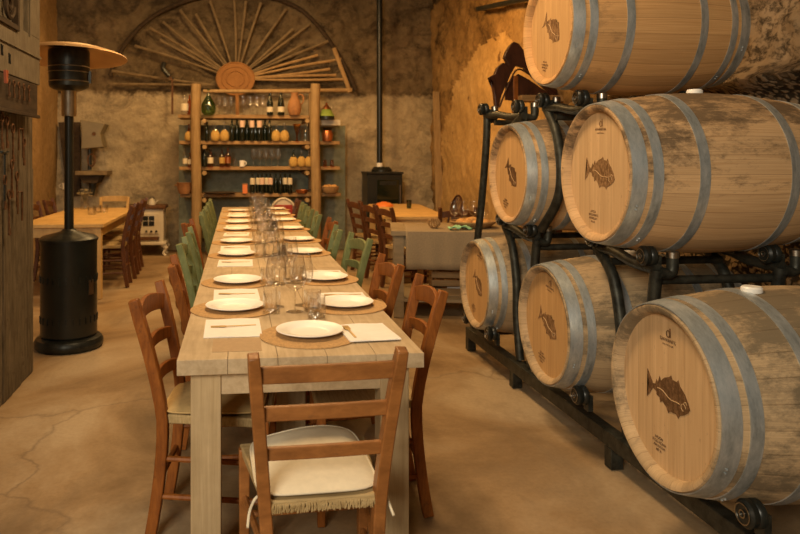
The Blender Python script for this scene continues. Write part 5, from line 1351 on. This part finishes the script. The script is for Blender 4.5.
bm = B(); tube(bm, [(PW(91, 183).x-ox, -0.02, PW(91, 183).z-oz), (PW(90, 196).x-ox, -0.02, 0.0)], [0.06, 0.035], 12); obj('outlet', bm, M['iron_rough'], t)
bm = B(); prism(bm, [(PW(q[0], q[1], 10.75).x-ox, PW(q[0], q[1], 10.75).z-oz) for q in ((57, 122), (79, 122), (79, 196), (66, 196))], 'Y', 0.12, 0.16); obj('backboard', bm, M['darkwood'], t, False)
c = P(62, 187, 10.4); t = thing('enamel_cup', 'small cream cup hanging on the wall beside the heater pole', 'cup', (c.x, 10.55, c.z-0.04))
bm = B(); lathe(bm, [(0, 0), (0.04, 0), (0.05, 0.09), (0.045, 0.09), (0.036, 0.01), (0, 0.01)], 20, cap=False); obj('body', bm, M['white'], t)
bm = B(); tube(bm, spline([(-0.045, 0, 0.08), (-0.075, 0, 0.06), (-0.07, 0, 0.03), (-0.042, 0, 0.02)], 4), 0.007, 6); obj('handle', bm, M['white'], t)
bm = B(); tube(bm, [(0, 0.04, 0.07), (0, 0.36, 0.09)], 0.006, 6); obj('wall_hook', bm, M['iron'], t)
# hanging tool on the fan's left (pruning saw)
c = P(172, 88, 10.6); t = thing('hand_saw', 'dark hand tool with a long thin blade hanging at the left end of the fan', 'tool', (c.x, 10.66, P(172, 114, 10.6).z))
a = P(164, 62, 10.6); b = P(169, 76, 10.6)
bm = B(); tube(bm, spline([(a.x-c.x, 0, a.z-t.location.z), (a.x-c.x-0.02, 0, a.z-t.location.z-0.09), (b.x-c.x, 0, b.z-t.location.z)], 5), 0.035, 8); obj('grip', bm, M['iron'], t)
bm = B(); tube(bm, [(b.x-c.x, 0, b.z-t.location.z), (0, 0, b.z-t.location.z-0.06), (0.0, 0, 0)], 1, flat=(0.03, 0.012)); obj('blade', bm, M['rust'], t)
bm = B(); tube(bm, [(0, 0, 0.55), (0, 0.26, 0.56)], 0.008, 6); obj('wall_hook', bm, M['iron'], t)

# ------------------------------------------------------------------ leaning plank in the corner, rod, hall stand
a = P(437, 95, 10.75)
t = thing('leaning_plank', 'tall bare plank leaning in the back corner beside the amber lit wall', 'plank', (a.x-0.02, 10.50, 0))
bm = B(); prism(bm, [(-0.06, 0), (0.06, 0), (-0.02, 2.45), (-0.12, 2.45)], 'Y', -0.02, 0.02); obj('plank', bm, M['log'], t, False, 0.004)
r0_ = D(478, 9, 700*3.0/241); r1_ = D(530, -2, 700*3.0/293)
bm = B(); tube(bm, [(0, 0, 0), r1_-r0_], 0.03, 10); tube(bm, [(0, 0, 0), (0.14, 0, 0)], 0.02, 8)
tag(obj('iron_rod', bm, M['iron'], None, loc=r0_), 'black iron rod fixed across the top of the amber lit wall', 'rod')
dd = 6.75
def HS(px, py): return D(px, py, dd)
q0 = HS(514, 80)
t = thing('hall_stand', 'dark carved hall stand with a scrolled pediment behind the barrels', 'hall stand', (q0.x, q0.y, 0))
def hp3(px, py): v = HS(px, py); return (v.x-q0.x, v.z)
sil = [(513, 42), (518, 44), (523, 50), (528, 62), (536, 70), (548, 78), (556, 86), (562, 96), (556, 97), (545, 88), (534, 78), (524, 68), (515, 66), (510, 74), (505, 85), (500, 96), (497, 108), (494, 109), (493, 98), (492, 90), (492, 82), (487, 78), (493, 75), (496, 68), (502, 63), (507, 65), (503, 58), (505, 52), (509, 46)]
bm = B(); prism(bm, [hp3(*q) for q in sil], 'Y', -0.03, 0.03); bmesh.ops.triangulate(bm, faces=[f for f in bm.faces if len(f.verts) > 4]); obj('pediment', bm, M['mahogany'], t, False, 0.006)
bm = B(); prism(bm, [hp3(*q) for q in ((506, 84), (518, 74), (530, 80), (545, 90), (560, 98), (560, 104), (505, 100))], 'Y', -0.015, 0.02); bmesh.ops.triangulate(bm, faces=[f for f in bm.faces if len(f.verts) > 4]); obj('tympanum', bm, M['mahogany'], t, False)
bm = B(); tube(bm, spline([(hp3(497, 108)[0], -0.04, hp3(497, 108)[1]), (hp3(507, 84)[0], -0.045, hp3(507, 84)[1]), (hp3(516, 70)[0], -0.045, hp3(516, 70)[1]), (hp3(530, 76)[0], -0.045, hp3(530, 76)[1]), (hp3(556, 92)[0], -0.04, hp3(556, 92)[1])], 6), 0.009, 7); obj('carved_moulding', bm, M['mahogany'], t)
for px in (515, 565):
    x = hp3(px, 80)[0]
    bm = B(); tube(bm, [(x, 0, 0), (x, 0, hp3(px, 76)[1])], 1, flat=(0.05, 0.05)); obj('post', bm, M['brown'] if px < 520 else M['mahogany'], t, False, 0.006)
x0 = hp3(517, 100)[0]; x1 = hp3(566, 100)[0]; z = hp3(540, 99)[1]
bm = B(); box(bm, (x0, -0.12, z-0.03), (x1, 0.06, z+0.03)); tag(obj('hat_shelf', bm, M['shelf'], t, False, 0.006), 'lighter wooden hat shelf')
bm = B(); box(bm, (x0, -0.12, 0.7), (x1, 0.06, 0.75)); obj('lower_rail', bm, M['mahogany'], t, False, 0.006)
bm = B(); box(bm, (x0, -0.01, 0.1), (x1, 0.01, 0.7)); obj('lower_panel', bm, M['mahogany'], t, False)
